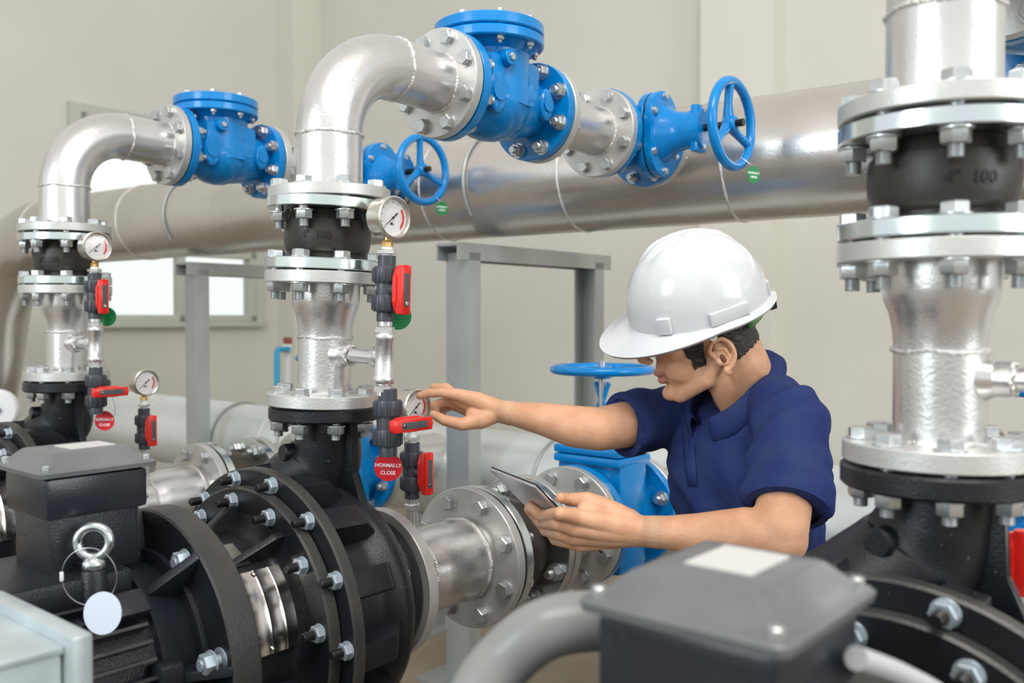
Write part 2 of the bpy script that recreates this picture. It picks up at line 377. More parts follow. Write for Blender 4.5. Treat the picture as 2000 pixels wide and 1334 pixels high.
DZ = -.013     # the discharge run sags slightly towards the header
def zt(t): return .988 + DZ*(t-.28)/.6
def discharge():
    A = M4((0, 0, zt(.45)), Tx)      # local z = +t, x = s ... frame(z=t)
    X4 = M4((0, 0, zt(.45)), Tx, Sx)   # x=s, y=-z?
    T = Thing('check_valve', 'blue swing check valve with round bolted cover above the {p} pump', 'valve', (0, .44, zt(.45)-.11), lines='MLR')
    z = zt(.45)
    b = MB()
    b.lathe([(.055, .297), (.0585, .318), (.066, .345), (.076, .375), (.083, .42), (.083, .47), (.076, .515), (.064, .55), (.058, .576), (.05, .58)], A, 56)
    b.ball((0, .435, z-.012), (.088, .095, .078))
    # neck to the cover, slightly boxy
    for k in range(1):
        b.lathe([(.088, -.02), (.086, .02), (.083, .06), (.083, .092), (.10, .106), (.10, .11)], M4((0, .44, z), Zx), 48)
    b.box((0, .44, z+.02), (.15, .165, .12), None, .02)
    body = T.part('body', b, blue, ang=50)
    # oval pads and bosses on the sides
    for sgn in (1, -1):
        for t0, zz, rr in ((.372, -.005, .025), (.535, -.005, .02)):
            mb = MB()
            mb.lathe([(0, 0), (rr, 0), (rr, .012), (rr-.003, .016), (0, .016)], M4((sgn*.066, t0, z+zz), (sgn, 0, 0), Zx) @ Matrix.Diagonal((1.75, 1, 1, 1)), 32)
            mb.lathe([(0, .016), (rr*.8, .016), (rr*.8, .020), (0, .020)], M4((sgn*.066, t0, z+zz), (sgn, 0, 0), Zx), 32)
            T.part('cast_pad', mb, blue, body)
        T.part('flow_mark', MB().box((sgn*.085, .455, z-.02), (.008, .035, .004)), blue, body)
        T.part('plug_boss', MB().cyl(.017, .05, .092, M4((0, .40, z+.068), (sgn, 0, 0)), 32), blue, body)
        T.part('plug', MB().hexa(.008, .09, .097, M4((0, .40, z+.068), (sgn, 0, 0))), boltm, body)
    T.part('flange', MB().ring(.110, .05, .297, .319, M4((0, 0, zt(.3)), Tx)), blue)
    T.part('gasket', MB().ring(.104, .05, .293, .297, M4((0, 0, zt(.3)), Tx)), blk)
    T.part('flange', MB().ring(.110, .05, .575, .597, M4((0, 0, zt(.58)), Tx)), blue)
    T.part('cover_seat', MB().ring(.118, .03, .106, .128, M4((0, .434, z), Zx), bev=.003), blue)
    cv = T.part('cover', MB().lathe([(0, .130), (.115, .130), (.118, .133), (.118, .151), (.115, .154), (.06, .155), (0, .156)], M4((0, .434, z), Zx), 64), blue)
    bolts(T, (0, .434, z+.155), Zx, .101, 8, .0085, .047, .016, off=.2)
    # nuts of the far flange face the camera side
    bolts(T, (0, .622, zt(.6)), Tx, .0905, 8, .0155, .047, .026)
    # spool
    T = Thing('pipe_spool', 'short silver flanged pipe between the two blue valves above the {p} pump', 'pipe', (0, .725, zt(.72)-.11), lines='MLR')
    p = T.part('pipe', MB().lathe([(.05, .60), (.0585, .602), (.0585, .852), (.05, .854)], M4((0, 0, zt(.72)), Tx), 56), silver)
    T.part('weld_seam', MB().weld((0, .836, zt(.72)), Tx, .0595, .0028), weldm, p)
    T.part('flange', MB().ring(.110, .05, .600, .621, M4((0, 0, zt(.61)), Tx)), silver2)
    T.part('flange', MB().ring(.110, .05, .835, .856, M4((0, 0, zt(.85)), Tx)), silver2)
    T.part('gasket', MB().ring(.106, .05, .856, .860, M4((0, 0, zt(.85)), Tx)), blk)
    bolts(T, (0, .835, zt(.85)), (0, -1, 0), .0905, 8, .0145, .047, .026)
    # gate valve, bonnet pointing along +s
    T = Thing('gate_valve', 'blue gate valve with handwheel at the end of the {p} discharge run', 'valve', (0, .965, zt(.96)-.11), lines='ML')
    zg = zt(.96)
    G = M4((0, 0, zg), Tx)
    b = MB().lathe([(.05, .86), (.062, .88), (.06, .91), (.068, .94), (.072, .97), (.068, 1.0), (.06, 1.03), (.062, 1.06), (.05, 1.08)], G, 48)
    def stadium(hw, hh, n=10):
        return [(hw*math.cos(a), (hh-hw)+hw*math.sin(a)) for a in [i*PI/n for i in range(n+1)]] + [(hw*math.cos(a), -(hh-hw)+hw*math.sin(a)) for a in [PI+i*PI/n for i in range(n+1)]]
    Gs = M4((0, .97, zg), Sx, Tx)    # local x = t, y = z, z = s
    b.prism(stadium(.045, .083), 0, .085, Gs, .004)
    b.box((.03, .97, zg), (.06, .14, .012))
    body = T.part('body', b, blue, ang=45)
    T.part('bonnet_flange', MB().prism(stadium(.066, .108), .076, .095, Gs, .003), blue, body)
    bo = MB().prism(stadium(.066, .108), .099, .120, Gs, .004)
    bo.lathe([(.0, .11), (.056, .11), (.05, .135), (.038, .155), (.034, .185), (.036, .20), (.036, .232), (0, .232)], Gs @ Matrix.Diagonal((1, 1.35, 1, 1)), 40)
    bo.box((.215, .97, zg), (.02, .05, .115), None, .006)
    bn = T.part('bonnet', bo, blue, ang=45)
    T.part('gasket', MB().prism(stadium(.064, .106), .095, .099, Gs), blk, bn)
    for y, zz in ((.052, .05), (.052, -.05), (-.052, .05), (-.052, -.05), (0, .094), (0, -.094)):
        T.inst('bolt', bolt_mesh(.0085, .044, .012), (.120, .97+y, zg+zz), Sx)
    for zz in (.045, -.045): T.inst('bolt', bolt_mesh(.0075, .02, .010), (.226, .97, zg+zz), Sx)
    T.part('stem', MB().lathe([(0, .22), (.009, .22), (.009, .335), (0, .335)], Gs, 20), darkbolt)
    wm = MB(); R_ = .101
    wm.tube([(.305, .97+R_*math.cos(a), zg+R_*math.sin(a)) for a in [i*2*PI/72 for i in range(72)]], .0118, 14, closed=True)
    for k in range(3):
        a = PI/2 + .12 + k*2*PI/3; ca, sa = math.cos(a), math.sin(a)
        wm.tube([(.296, .97+.012*ca, zg+.012*sa), (.297, .97+.05*ca, zg+.05*sa), (.304, .97+.1*ca, zg+.1*sa)], [.0140, .0100, .0110], 12)
    wm.lathe([(0, .285), (.017, .285), (.02, .288), (.02, .31), (.016, .316), (0, .316)], Gs, 28)
    wh = T.part('handwheel', wm, blue, ang=60)
    T.part('wheel_nut', MB().hexa(.009, .316, .325, Gs), boltm, wh)
    T.part('flange', MB().ring(.110, .05, .860, .882, M4((0, 0, zt(.87)), Tx)), blue)
    T.part('flange', MB().ring(.110, .05, 1.068, 1.090, M4((0, 0, zg), Tx)), blue)
    bolts(T, (0, 1.114, zg), Tx, .0905, 8, .0145, .046, .026)
    # green tag on the wheel
    T = Thing('valve_tag', 'round green tag hanging from the handwheel of the {p} gate valve', 'tag', (.33, .93, zg-.118), lines='ML')
    c = Vector((.335, .972+.052, zg-.118)); nn = Vector((1, -.35, .0))
    d = T.part('disc', MB().cyl(.0215, -.0006, .0006, M4(c, nn), 40, .0002), taggreen)
    text_child(T, 'NORMALLY', .0072, c+nn.normalized()*.0007+Vector((0, 0, .004)), nn, (.35, 1, 0), tagtext, d)
    text_child(T, 'OPEN', .0082, c+nn.normalized()*.0007+Vector((0, 0, -.006)), nn, (.35, 1, 0), tagtext, d)
    T.part('wire', MB().tube([c+Vector((0, 0, .018)), c+Vector((-.01, -.01, .03)), c+Vector((-.03, -.01, .045)), c+Vector((-.038, -.01, .03)), c+Vector((-.015, 0, .012))], .0006, 6), wirem)

def gauge_parts(T, c, g=Sx, stem=True):
    """pressure gauge: centre c, dial facing g"""
    g = Vector(g).normalized(); c = Vector(c); M = M4(c, g, (0, 1, 0) if abs(g.x) > .5 else (1, 0, 0))
    # make local y = up
    up = Vector((0, 0, 1)); x = up.cross(g).normalized(); M = Matrix.Identity(4)
    for i in range(3): M[i][0] = x[i]; M[i][1] = up[i]; M[i][2] = g[i]; M[i][3] = c[i]
    case = T.part('case', MB().lathe([(0, -.020), (.031, -.020), (.0335, -.017), (.0335, .008), (.0365, .010), (.0365, .017), (.0335, .0185), (.0312, .017), (.0312, .010), (0, .010)], M, 56), steel_case)
    T.part('dial', MB().cyl(.0310, .0102, .0115, M, 48, .0002), whitep)
    ar = MB(); a0 = math.radians(-42); a1 = math.radians(38)
    ar.lathe([(.0215, .0117), (.0262, .0117), (.0262, .0119), (.0215, .0119), (.0215, .0117)], M, 24, 1, a0, a1)
    T.part('red_scale', ar, inkr)
    tk = MB()
    for k in range(11):
        a = math.radians(225 - k*27); ca, sa = math.cos(a), math.sin(a)
        tk.tube([M @ Vector((.0235*ca, .0235*sa, .0118)), M @ Vector((.0275*ca, .0275*sa, .0118))], .00035, 4)
    tk.box(M @ Vector((-.002, -.009, .0118)), (.0002, .004, .002), M.to_3x3() @ Matrix.Rotation(PI/2, 3, 'Y') if False else None)
    T.part('scale_ticks', tk, inkb)
    rt = MB()
    for k in range(26):
        a = math.radians(215 - k*9.5); ca, sa = math.cos(a), math.sin(a)
        rt.tube([M @ Vector((.0175*ca, .0175*sa, .0118)), M @ Vector((.0192*ca, .0192*sa, .0118))], .00022, 4)
    T.part('scale_ticks', rt, inkr)
    me = text_mesh('MPa', .0052, .0001); me.materials.append(inkb)
    o = bpy.data.objects.new('lettering', me); C.objects.link(o); o.parent = T.o; mm = M @ Matrix.Translation((-.001, -.0115, .0117)); mm.translation -= T.base; o.matrix_local = mm
    a = math.radians(222); n = MB()
    n.prism([(-.0009, -.010), (.0009, -.010), (.0003, .024), (-.0003, .024)], .0128, .0133, M @ Matrix.Rotation(math.radians(130), 4, 'Z'))
    n.prism([(-.0013, -.013), (.0013, -.013), (.0013, -.006), (-.0013, -.006)], .0128, .0133, M @ Matrix.Rotation(math.radians(130), 4, 'Z'))
    n.cyl(.0022, .0125, .0145, M, 16, .0002)
    T.part('needle', n, inkb)
    gp = MB().cyl(.0312, .0150, .0156, M, 40, .0001).build('lens', gl, T.o, T.base)
    b = MB(); bz = c.z-.0355
    b.cyl(.0055, bz-.004, bz+.006, M4((c.x, c.y, 0)), 16); b.hexa(.0095, bz-.014, bz-.003, M4((c.x, c.y, 0)))
    T.part('brass_connector', b, brass)
    return bz-.014
def ball_valve_parts(T, s, t, z1, closed=False, k=1.0):
    """PVC union ball valve, its top at z1, height .118*k; handle faces +s"""
    O = M4((s, t, z1)); b = MB()
    def zc(a): return -a*k
    b.lathe([(0, zc(.0)), (.0155*k, zc(.0)), (.0165*k, zc(.001)), (.0165*k, zc(.024)), (0, zc(.024))], O, 32)
    b.lathe([(0, zc(.048)), (.0195*k, zc(.048)), (.0205*k, zc(.055)), (.0195*k, zc(.076)), (0, zc(.076))], O, 32)
    b.lathe([(0, zc(.098)), (.0155*k, zc(.098)), (.0165*k, zc(.1)), (.0160*k, zc(.120)), (0, zc(.120))], O, 32)
    b.cyl(.014*k, zc(.119), zc(.001), O, 24)
    # wings of the body
    for sg in (1, -1):
        b.prism([(0, -.012*k), (.024*k, -.010*k), (.033*k, -.003*k), (.033*k, .003*k), (.024*k, .006*k), (0, .012*k)], -.004*k, .004*k, M4((s, t, z1-.062*k), (0, 0, 1) if False else (sg*.35, .94, 0), (-.94*sg, .35*1, 0) if sg > 0 else (.94, .35, 0)))
    b.cyl(.012*k, .0, .032*k, M4((s, t, z1-.062*k), Sx), 24)
    body = T.part('valve_body', b, pvc)
    for z0 in (.020, .072):
        n = MB(); n.lathe([(0, zc(z0)), (.0235*k, zc(z0)), (.0245*k, zc(z0+.003)), (.0245*k, zc(z0+.026)), (.0225*k, zc(z0+.030)), (0, zc(z0+.030))], O, 40)
        for i in range(14):
            a = 2*PI*i/14
            n.box((s+.0248*k*math.cos(a), t+.0248*k*math.sin(a), z1-(z0+.015)*k), (.003*k, .0045*k, .024*k), Matrix.Rotation(a, 3, 'Z'), .0008)
        T.part('union_nut', n, pvc)
    # handle
    hx = s+.030*k
    M = M4((hx, t, z1-.062*k), Sx, Zx) if not closed else M4((hx, t+.014*k, z1-.062*k), Sx, Tx)
    # local x along the lever, local z outward
    h = MB(); L = .044*k
    h.prism([(-L*.9, -.008*k), (-L*.5, -.014*k), (L*.5, -.014*k), (L*.9, -.008*k), (L*.9, .008*k), (L*.5, .014*k), (-L*.5, .014*k), (-L*.9, .008*k)], .0, .010*k, M, .002*k)
    h.box((M @ Vector((0, 0, .015*k)))[:], (L*2, .024*k, .016*k) if False else (1e-4, 1e-4, 1e-4))
    h.prism([(-L, -.0115*k), (L, -.0115*k), (L*1.02, 0), (L, .0115*k), (-L, .0115*k), (-L*1.02, 0)], .008*k, .024*k, M, .003*k)
    hd = T.part('handle', h, red, ang=50)
    T.part('handle_insert', MB().prism([(-L*.68, -.0062*k), (L*.68, -.0062*k), (L*.68, .0062*k), (-L*.68, .0062*k)], .0236*k, .0249*k, M, .0004), pvcl, hd)
    T.part('screw', MB().cyl(.0035*k, .0245*k, .0262*k, M @ Matrix.Translation((-L*.55, 0, 0)), 16, .0003), steel, hd)
def metal_stub(T, s, t, z0, z1):
    T.part('nipple', MB().lathe([(0, z0), (.0105, z0), (.0105, z1), (0, z1)], M4((s, t, 0)), 24), silver)
def gauges():
    s = .156
    T = Thing('branch_tee', 'small silver pipe tee beside the {p} reducer pipe', 'pipe fitting', (s, 0, .395), lines='ML')
    tb = MB().lathe([(0, .401), (.0165, .401), (.0185, .404), (.0185, .412), (.0165, .415), (.0163, .473), (.0185, .476), (.0185, .484), (.0165, .487), (0, .487)], M4((s, 0, 0)), 32)
    tb.tube([(s-.0225, 0, .445), (s-.0135, 0, .445), (s-.013, 0, .445), (s, 0, .445)], [.0185, .0185, .0155, .0155], 28)
    T.part('tee_body', tb, silver)
    T.part('hex_nipple', MB().hexa(.0165, .488, .499, M4((s, 0, 0))).cyl(.0125, .484, .508, M4((s, 0, 0)), 24), silver)
    T.part('hex_nipple', MB().hexa(.0165, .3875, .3985, M4((s, 0, 0))).cyl(.0125, .379, .403, M4((s, 0, 0)), 24), silver)
    T = Thing('ball_valve', 'grey plastic ball valve with upright red handle under the {p} upper gauge', 'valve', (s, 0, .5), lines='ML')
    ball_valve_parts(T, s, 0, .618, False, .93)
    T = Thing('ball_valve', 'grey plastic ball valve with level red handle beside the {p} pump outlet flange', 'valve', (s, 0, .27), lines='ML')
    ball_valve_parts(T, s, 0, .389, True, .96)
    T = Thing('pressure_gauge', 'round steel pressure gauge on top of the {p} riser\'s side branch', 'gauge', (s, 0, .618), lines='ML')
    b = gauge_parts(T, (s, 0, .682))
    T.part('thread_tape', MB().cyl(.0095, .615, .6335, M4((s, 0, 0)), 24).cyl(.0085, .620, b+.002, M4((s, 0, 0)), 24), white)
    T.part('hex_nut', MB().hexa(.0165, .6215, .6285, M4((s, 0, 0))), silver)
    # red tag
    T = Thing('warning_tag', 'round red tag reading NORMALLY CLOSE under the {p} lower ball valve', 'tag', (s+.0, .03, .24), lines='ML')
    c = Vector((s-.012, .026, .254)); nn = Vector((.64, -.76, 0)); n1 = nn.normalized(); xx = Vector((.76, .64, 0))
    d = T.part('disc', MB().cyl(.0245, -.0006, .0006, M4(c, nn), 48, .0002), tagred)
    text_child(T, 'NORMALLY', .0088, c+n1*.0007+Vector((0, 0, .003)), nn, xx, tagtext, d, .0002)
    text_child(T, 'CLOSE', .0088, c+n1*.0007+Vector((0, 0, -.010)), nn, xx, tagtext, d, .0002)
    wp = []
    for i in range(40):
        a = 2*PI*i/40; wp.append(c + Vector((0, 0, .040)) + xx*(.030*math.cos(a)) + Vector((0, 0, .043*math.sin(a))) - n1*(.004-.034*abs(math.sin(a/2+.4))))
    T.part('wire', MB().tube([p for p in wp], .0005, 6, closed=True), wirem)
    T = Thing('valve_tag', 'round green tag hanging behind the {p} upper ball valve', 'tag', (s-.02, .04, .49), lines='ML')
    c = Vector((s-.012, .035, .512))
    T.part('disc', MB().cyl(.0235, -.0006, .0006, M4(c, nn), 40, .0002), taggreen)
    wp = []
    for i in range(40):
        a = 2*PI*i/40; wp.append(c + Vector((0, 0, .046)) + xx*(.027*math.cos(a)-.004) + Vector((0, 0, .032*math.sin(a))) + n1*(.030+.02*math.cos(a*2)))
    T.part('wire', MB().tube(wp, .0005, 6, closed=True), wirem)
    # suction gauge
    tq = .205
    T = Thing('ball_valve', 'grey plastic ball valve with upright red handle on the {p} suction pipe', 'valve', (0, tq, .14), lines='MLR')
    ball_valve_parts(T, 0, tq, .262, False, .93)
    T.part('nipple', MB().lathe([(0, .060), (.0115, .060), (.0115, .155), (0, .155)], M4((0, tq, 0)), 24), silver)
    T.part('hex_nipple', MB().hexa(.016, .128, .140, M4((0, tq, 0))), silver)
    T = Thing('pressure_gauge', 'round steel pressure gauge standing on the {p} suction pipe\'s ball valve', 'gauge', (0, tq, .262), lines='MLR')
    b = gauge_parts(T, (0, tq, .333))
    T.part('thread_tape', MB().cyl(.0095, .260, .279, M4((0, tq, 0)), 24).cyl(.0085, .262, b+.002, M4((0, tq, 0)), 24), white)
    T.part('hex_nut', MB().hexa(.016, .267, .273, M4((0, tq, 0))), silver)

def suction():
    A = M4((0, 0, 0), Tx)
    T = Thing('suction_reducer', 'silver welded suction pipe with flanges on the {p} pump inlet', 'pipe', (0, .25, -.14), lines='MLR')
    p = T.part('pipe', MB().lathe([(.06, .136), (.072, .138), (.072, .195), (.0745, .21), (.080, .228), (.085, .25), (.0855, .33), (.083, .348), (.080, .36), (.07, .362)], A, 64), silver)
    T.part('weld_seam', MB().weld((0, .205, 0), Tx, .0735, .0036), weldm, p)
    T.part('weld_seam', MB().weld((0, .347, 0), Tx, .084, .004), weldm, p)
    T.part('flange', MB().ring(.1425, .06, .114, .137, A), silver2)
    T.part('flange', MB().ring(.148, .07, .359, .382, A), silver2)
    bolts(T, (0, .359, 0), (0, -1, 0), .122, 8, .0175, .052, .03)
    T = Thing('rubber_expansion_joint', 'brown stained rubber joint between zinc flanges on the {p} suction line', 'pipe joint', (0, .47, -.15), lines='MLR')
    T.part('rubber_sleeve', MB().lathe([(.08, .41), (.095, .41), (.103, .43), (.112, .45), (.114, .47), (.112, .49), (.103, .51), (.095, .53), (.08, .53)], A, 56), brownrub)
    T.part('flange', MB().ring(.148, .08, .388, .410, A), zinc); T.part('flange', MB().ring(.148, .08, .530, .552, A), zinc)
    T.part('gasket', MB().ring(.144, .07, .382, .388, A), blk)
    bolts(T, (0, .578, 0), Tx, .122, 8, .0175, .048, .034, name='bolt')
    T = Thing('suction_spool', 'silver flanged pipe between rubber joint and blue valve of the {p} suction line', 'pipe', (0, .65, -.15), lines='MLR')
    T.part('pipe', MB().lathe([(.07, .556), (.0845, .558), (.0845, .742), (.07, .744)], A, 48), silver)
    T.part('flange', MB().ring(.148, .07, .556, .578, A), silver2); T.part('flange', MB().ring(.148, .07, .720, .742, A), silver2)
    bolts(T, (0, .720, 0), (0, -1, 0), .122, 8, .0175, .050, .03)
    T = Thing('gate_valve', 'large upright blue gate valve with level handwheel on the {p} suction line', 'valve', (0, .87, -.15), lines='MLR')
    b = MB().lathe([(.08, .745), (.1, .77), (.1, .83), (.104, .87), (.1, .91), (.1, .97), (.08, .995)], A, 48)
    b.box((0, .87, .02), (.20, .13, .30), None, .03)
    body = T.part('body', b, blue, ang=50)
    T.part('flange', MB().ring(.148, .08, .745, .768, A), blue); T.part('flange', MB().ring(.148, .08, .975, .998, A), blue)
    T.part('bonnet_flange', MB().box((0, .87, .178), (.20, .15, .022), None, .008).box((0, .87, .155), (.20, .15, .022), None, .008), blue)
    y = MB().lathe([(.075, .18), (.06, .20), (.035, .215), (.03, .235), (0, .235)], M4((0, .87, 0)), 32)
    for sg in (1, -1): y.tube([(sg*.035, .87, .19), (sg*.022, .87, .26), (sg*.004, .87, .30), (sg*.02, .87, .345)], .006, 10)
    T.part('yoke', y, blue)
    T.part('stem', MB().cyl(.009, .2, .40, M4((0, .87, 0)), 16), boltm)
    w = MB(); w.tube([(.122*math.cos(a), .87+.122*math.sin(a), .378) for a in [i*2*PI/64 for i in range(64)]], .011, 12, closed=True)
    for k in range(4):
        a = .4+k*PI/2; w.tube([(0.01*math.cos(a), .87+.01*math.sin(a), .366), (.12*math.cos(a), .87+.12*math.sin(a), .377)], .009, 10)
    w.cyl(.022, .355, .385, M4((0, .87, 0)), 24)
    T.part('handwheel', w, blue, ang=60)
    T = Thing('suction_stub', 'silver flanged branch joining the {p} suction valve to the floor level header', 'pipe', (0, 1.1, -.15), lines='MLR')
    T.part('pipe', MB().lathe([(.07, 1.0), (.0845, 1.002), (.0845, 1.33), (0, 1.33)], A, 48), silver)
    T.part('flange', MB().ring(.148, .07, 1.0, 1.022, A), silver2)
    bolts(T, (0, 1.022, 0), Tx, .122, 8, .0165, .046, .03)

# ============================================================ pump and motor
def pump():
    A = M4((0, 0, 0), Tx, Sx)        # local x=s, y=-z, z=t
    T = Thing('centrifugal_pump', 'black cast iron centrifugal pump with ribbed casing at the foot of the {p} riser', 'pump', (0, 0, -.27), lines='MLR')
    b = MB()
    b.lathe([(.15, -.135), (.190, -.135), (.189, -.10), (.189, -.05), (.194, -.034), (.210, -.016), (.211, .0), (.205, .014), (.19, .030), (.165, .046), (.125, .055), (.10, .07), (.09, .10), (.05, .10)], A, 72)
    casing = T.part('volute_casing', b, blackc, ang=50)
    # radial lugs cast around the casing
    for k in range(13):
        a = math.radians(-89 + k*28)
        if 85 < math.degrees(a) % 360 < 135 or k > 11: continue
        R_ = Matrix.Rotation(-(a), 3, 'Y')
        d = Vector((math.cos(a), 0, math.sin(a)))
        lg = MB().prism([(.17, -.13), (.240, -.13), (.236, -.052), (.206, -.020), (.17, -.015)], -.022, .022,
                 Matrix(((d.x, 0, -d.z, 0), (0, 1, 0, 0), (d.z, 0, d.x, 0), (0, 0, 0, 1))), .004)
        T.part('cast_lug', lg, blackc, casing)
    # neck: from the left shoulder of the volute curving up to the outlet
    nk = MB(); pts = []; rr = []
    P = [(-.175, -.06, .035), (-.160, -.06, .10), (-.118, -.05, .155), (-.062, -.025, .20), (-.020, 0, .245), (-.002, 0, .295), (0, 0, .34)]
    rad = [.066, .068, .070, .072, .068, .058, .056]
    PP = [Vector(p) for p in P]
    for i in range(len(PP)-1):
        p0 = PP[max(i-1, 0)]; p1 = PP[i]; p2 = PP[i+1]; p3 = PP[min(i+2, len(PP)-1)]
        for k in range(8):
            f = k/8; f2 = f*f; f3 = f2*f
            pts.append(.5*((2*p1) + (p2-p0)*f + (2*p0-5*p1+4*p2-p3)*f2 + (3*p1-p0-3*p2+p3)*f3)); rr.append(rad[i]*(1-f)+rad[i+1]*f)
    nk.tube(pts, rr, 48)
    T.part('discharge_neck', nk, blackc, casing, ang=60)
    # web on the right of the neck
    T.part('web', MB().prism([(.0, .335), (.066, .335), (.068, .30), (.069, .235), (.095, .185), (-.05, .17)], -.008, .008, Matrix(((1, 0, 0, 0), (0, 0, 1, 0.0), (0, 1, 0, 0), (0, 0, 0, 1))), .002), blackc, casing)
    T.part('gauge_plug', MB().cyl(.0165, 0, .075, M4((-.03, -.0, .268), (-.15, -.95, .0)), 28, .003), blackc, casing)
    T.part('outlet_flange', MB().ring(.1025, .04, .324, .3485, bev=.003), blackc)
    for a in (112,):     # flat lugs on top of the casing
        a = math.radians(a)
        T.part('casing_pad', MB().box((.238*math.cos(a), -.075, .238*math.sin(a)), (.04, .07, .055), Matrix.Rotation(-a, 3, 'Y'), .005), blackc, casing)
    # casing front flange with studs
    T.part('casing_flange', MB().ring(.255, .12, -.157, -.134, A, 96, .003), ringm)
    st = stud_mesh()
    for k in range(14):
        a = math.radians(12+k*360/14)
        T.inst('stud_nut', st, (.238*math.sin(a), -.158, .238*math.cos(a)), (0, -1, 0))
    # bearing bracket
    T.part('cover_plate', MB().ring(.226, .08, -.181, -.158, A, 96, .003), ringm)
    br = MB()
    br.lathe([(.12, -.165), (.188, -.180), (.176, -.183), (.163, -.187), (.157, -.192), (.1545, -.198), (.1535, -.208), (.152, -.300), (.165, -.302), (.165, -.312), (.05, -.312)], A, 96)
    bk = T.part('bearing_bracket', br, blackc, ang=45)
    for k in range(12):
        a = math.radians(-8+k*30)
        T.inst('stud_nut', st, (.203*math.sin(a), -.182, .203*math.cos(a)), (0, -1, 0))
    for k in range(8):
        a = math.radians(57+k*40); d = Vector((math.cos(a), 0, math.sin(a)))
        MBr = MB().prism([(.15, -.258), (.157, -.258), (.196, -.196), (.198, -.181), (.15, -.181)], -.006, .006,
                 Matrix(((d.x, 0, -d.z, 0), (0, 1, 0, 0), (d.z, 0, d.x, 0), (0, 0, 0, 1))), .0015)
        T.part('bracket_rib', MBr, blackc, bk)
    # stainless coupling guard
    g = MB(); A2 = M4((0, 0, 0), Tx, Sx)
    pr = [(r+.0385, -.188 + (z+.246)*1.15) for r, z in [(.1175, -.338), (.1215, -.338), (.1215, -.320), (.1228, -.317), (.1228, -.313), (.1215, -.310), (.1215, -.291), (.1228, -.288), (.1215, -.285), (.1215, -.268), (.1228, -.265), (.1215, -.262), (.1215, -.246), (.1175, -.246)]]
    # visible right hand side: angles about t axis; local y = -z
    g.lathe(pr, A2, 40, 1, math.radians(-48), math.radians(-1), True)
    gd = T.part('coupling_guard', g, steel, bk, ang=30)
    for a in (-45.5, -3.5):
        for zz in (-.238,):
            an = math.radians(a); T.part('screw', MB().ball((.159*math.cos(an), zz, -.159*math.sin(an)), (.005, .005, .005)), steel, gd)
    T.part('name_plate', MB().box((.1540*math.cos(1.12), -.250, .1525*math.sin(1.12)+.0005), (.055, .040, .001), Matrix.Rotation(-(1.02-PI/2)*-1, 3, 'Y') if False else Matrix.Rotation(PI/2-1.12, 3, 'Y')), steel_case, bk)
    # suction flange
    T.part('suction_flange', MB().ring(.128, .05, .088, .112, A, 72, .003), blackc)
    bolts(T, (0, .088, 0), (0, -1, 0), .112, 8, .013, .04, .028)
    # foot
    T.part('foot', MB().box((.13, -.02, -.235), (.05, .12, .09), None, .006).box((-.13, -.02, -.235), (.05, .12, .09), None, .006).box((0, -.02, -.272), (.36, .14, .018), None, .004), blackc)
    bolts2 = T
    # ------------------------------------------------ motor
    T = Thing('electric_motor', 'black finned electric motor with terminal box driving the {p} pump', 'motor', (0, -.6, -.27), lines='MR')
    T.part('adapter_flange', MB().ring(.224, .150, -.392, -.345, A, 96, .003), ringm)
    ad = MB()
    ad.lathe([(.05, -.364), (.165, -.364), (.165, -.40), (.05, -.40)], A, 64)
    for k in range(8):
        a = math.radians(k*45+8); d = Vector((math.cos(a), 0, math.sin(a)))
        ad.prism([(.13, -.362), (.222, -.368), (.222, -.395), (.165, -.452), (.13, -.452)], -.007, .007,
                 Matrix(((d.x, 0, -d.z, 0), (0, 1, 0, 0), (d.z, 0, d.x, 0), (0, 0, 0, 1))), .002)
    ad.lathe([(.05, -.40), (.145, -.40), (.152, -.42), (.162, -.445), (.166, -.46), (.05, -.46)], A, 64)
    T.part('end_shield', ad, motorm, ang=35)
    for k in range(4):
        a = math.radians(52+k*90 - 40)
        T.inst('adapter_bolt', bolt_mesh(.015, .012, .02, True, 'n'), (.195*math.cos(a), -.394, .195*math.sin(a)), (0, 1, 0))
        T.inst('adapter_bolt', bolt_mesh(.015, .03, .02, True, 'n'), (.195*math.cos(a+.8), -.364, .195*math.sin(a+.8)), (0, 1, 0))
    bo = MB(); bo.lathe([(0, -.455), (.152, -.455), (.154, -.47), (.154, -.90), (.15, -.92), (0, -.92)], A, 96)
    nf = 46
    for k in range(nf):
        a = 2*PI*(k+.5)/nf
        dg = math.degrees(a) % 360
        if 55 < dg < 125: continue
        if 38 < dg < 55: h0 = .172
        else: h0 = .178
        bo.box((.5*(.15+h0)*math.cos(a), -.685, .5*(.15+h0)*math.sin(a)), (h0-.15, .425, .0055), Matrix.Rotation(-a, 3, 'Y'), .0018)
    body = T.part('finned_body', bo, motorm, ang=35)
    body.data.materials.append(crestm)
    for p in body.data.polygons:        # paint worn off along the crests of the fins
        c_ = p.center + T.base
        if math.hypot(c_.x, c_.z) > .1765 and p.area > 1e-5: p.material_index = 1
    sd = MB()
    # flat shoulders either side of the terminal box
    sd.box((0, -.69, .150), (.20, .44, .042), None, .01)
    sd.box((.070, -.69, .138), (.060, .44, .026), Matrix.Rotation(math.radians(38), 3, 'Y'), .008)
    sd.box((-.08, -.69, .132), (.075, .44, .034), Matrix.Rotation(math.radians(-38), 3, 'Y'), .008)
    sd.box((.118, -.49, .122), (.040, .05, .026), Matrix.Rotation(math.radians(40), 3, 'Y'), .006)
    sd.box((.168, -.46, .03), (.03, .035, .042), None, .006); sd.box((.155, -.46, -.09), (.03, .035, .042), None, .006)
    T.part('shoulder_casting', sd, motorm, body)
    # terminal box
    bx, by, bz = 0.0, -.502, .0
    tb = MB(); tb.box((bx, by, .205), (.115, .125, .085), None, .006)
    T.part('box_pedestal', tb, motorm)
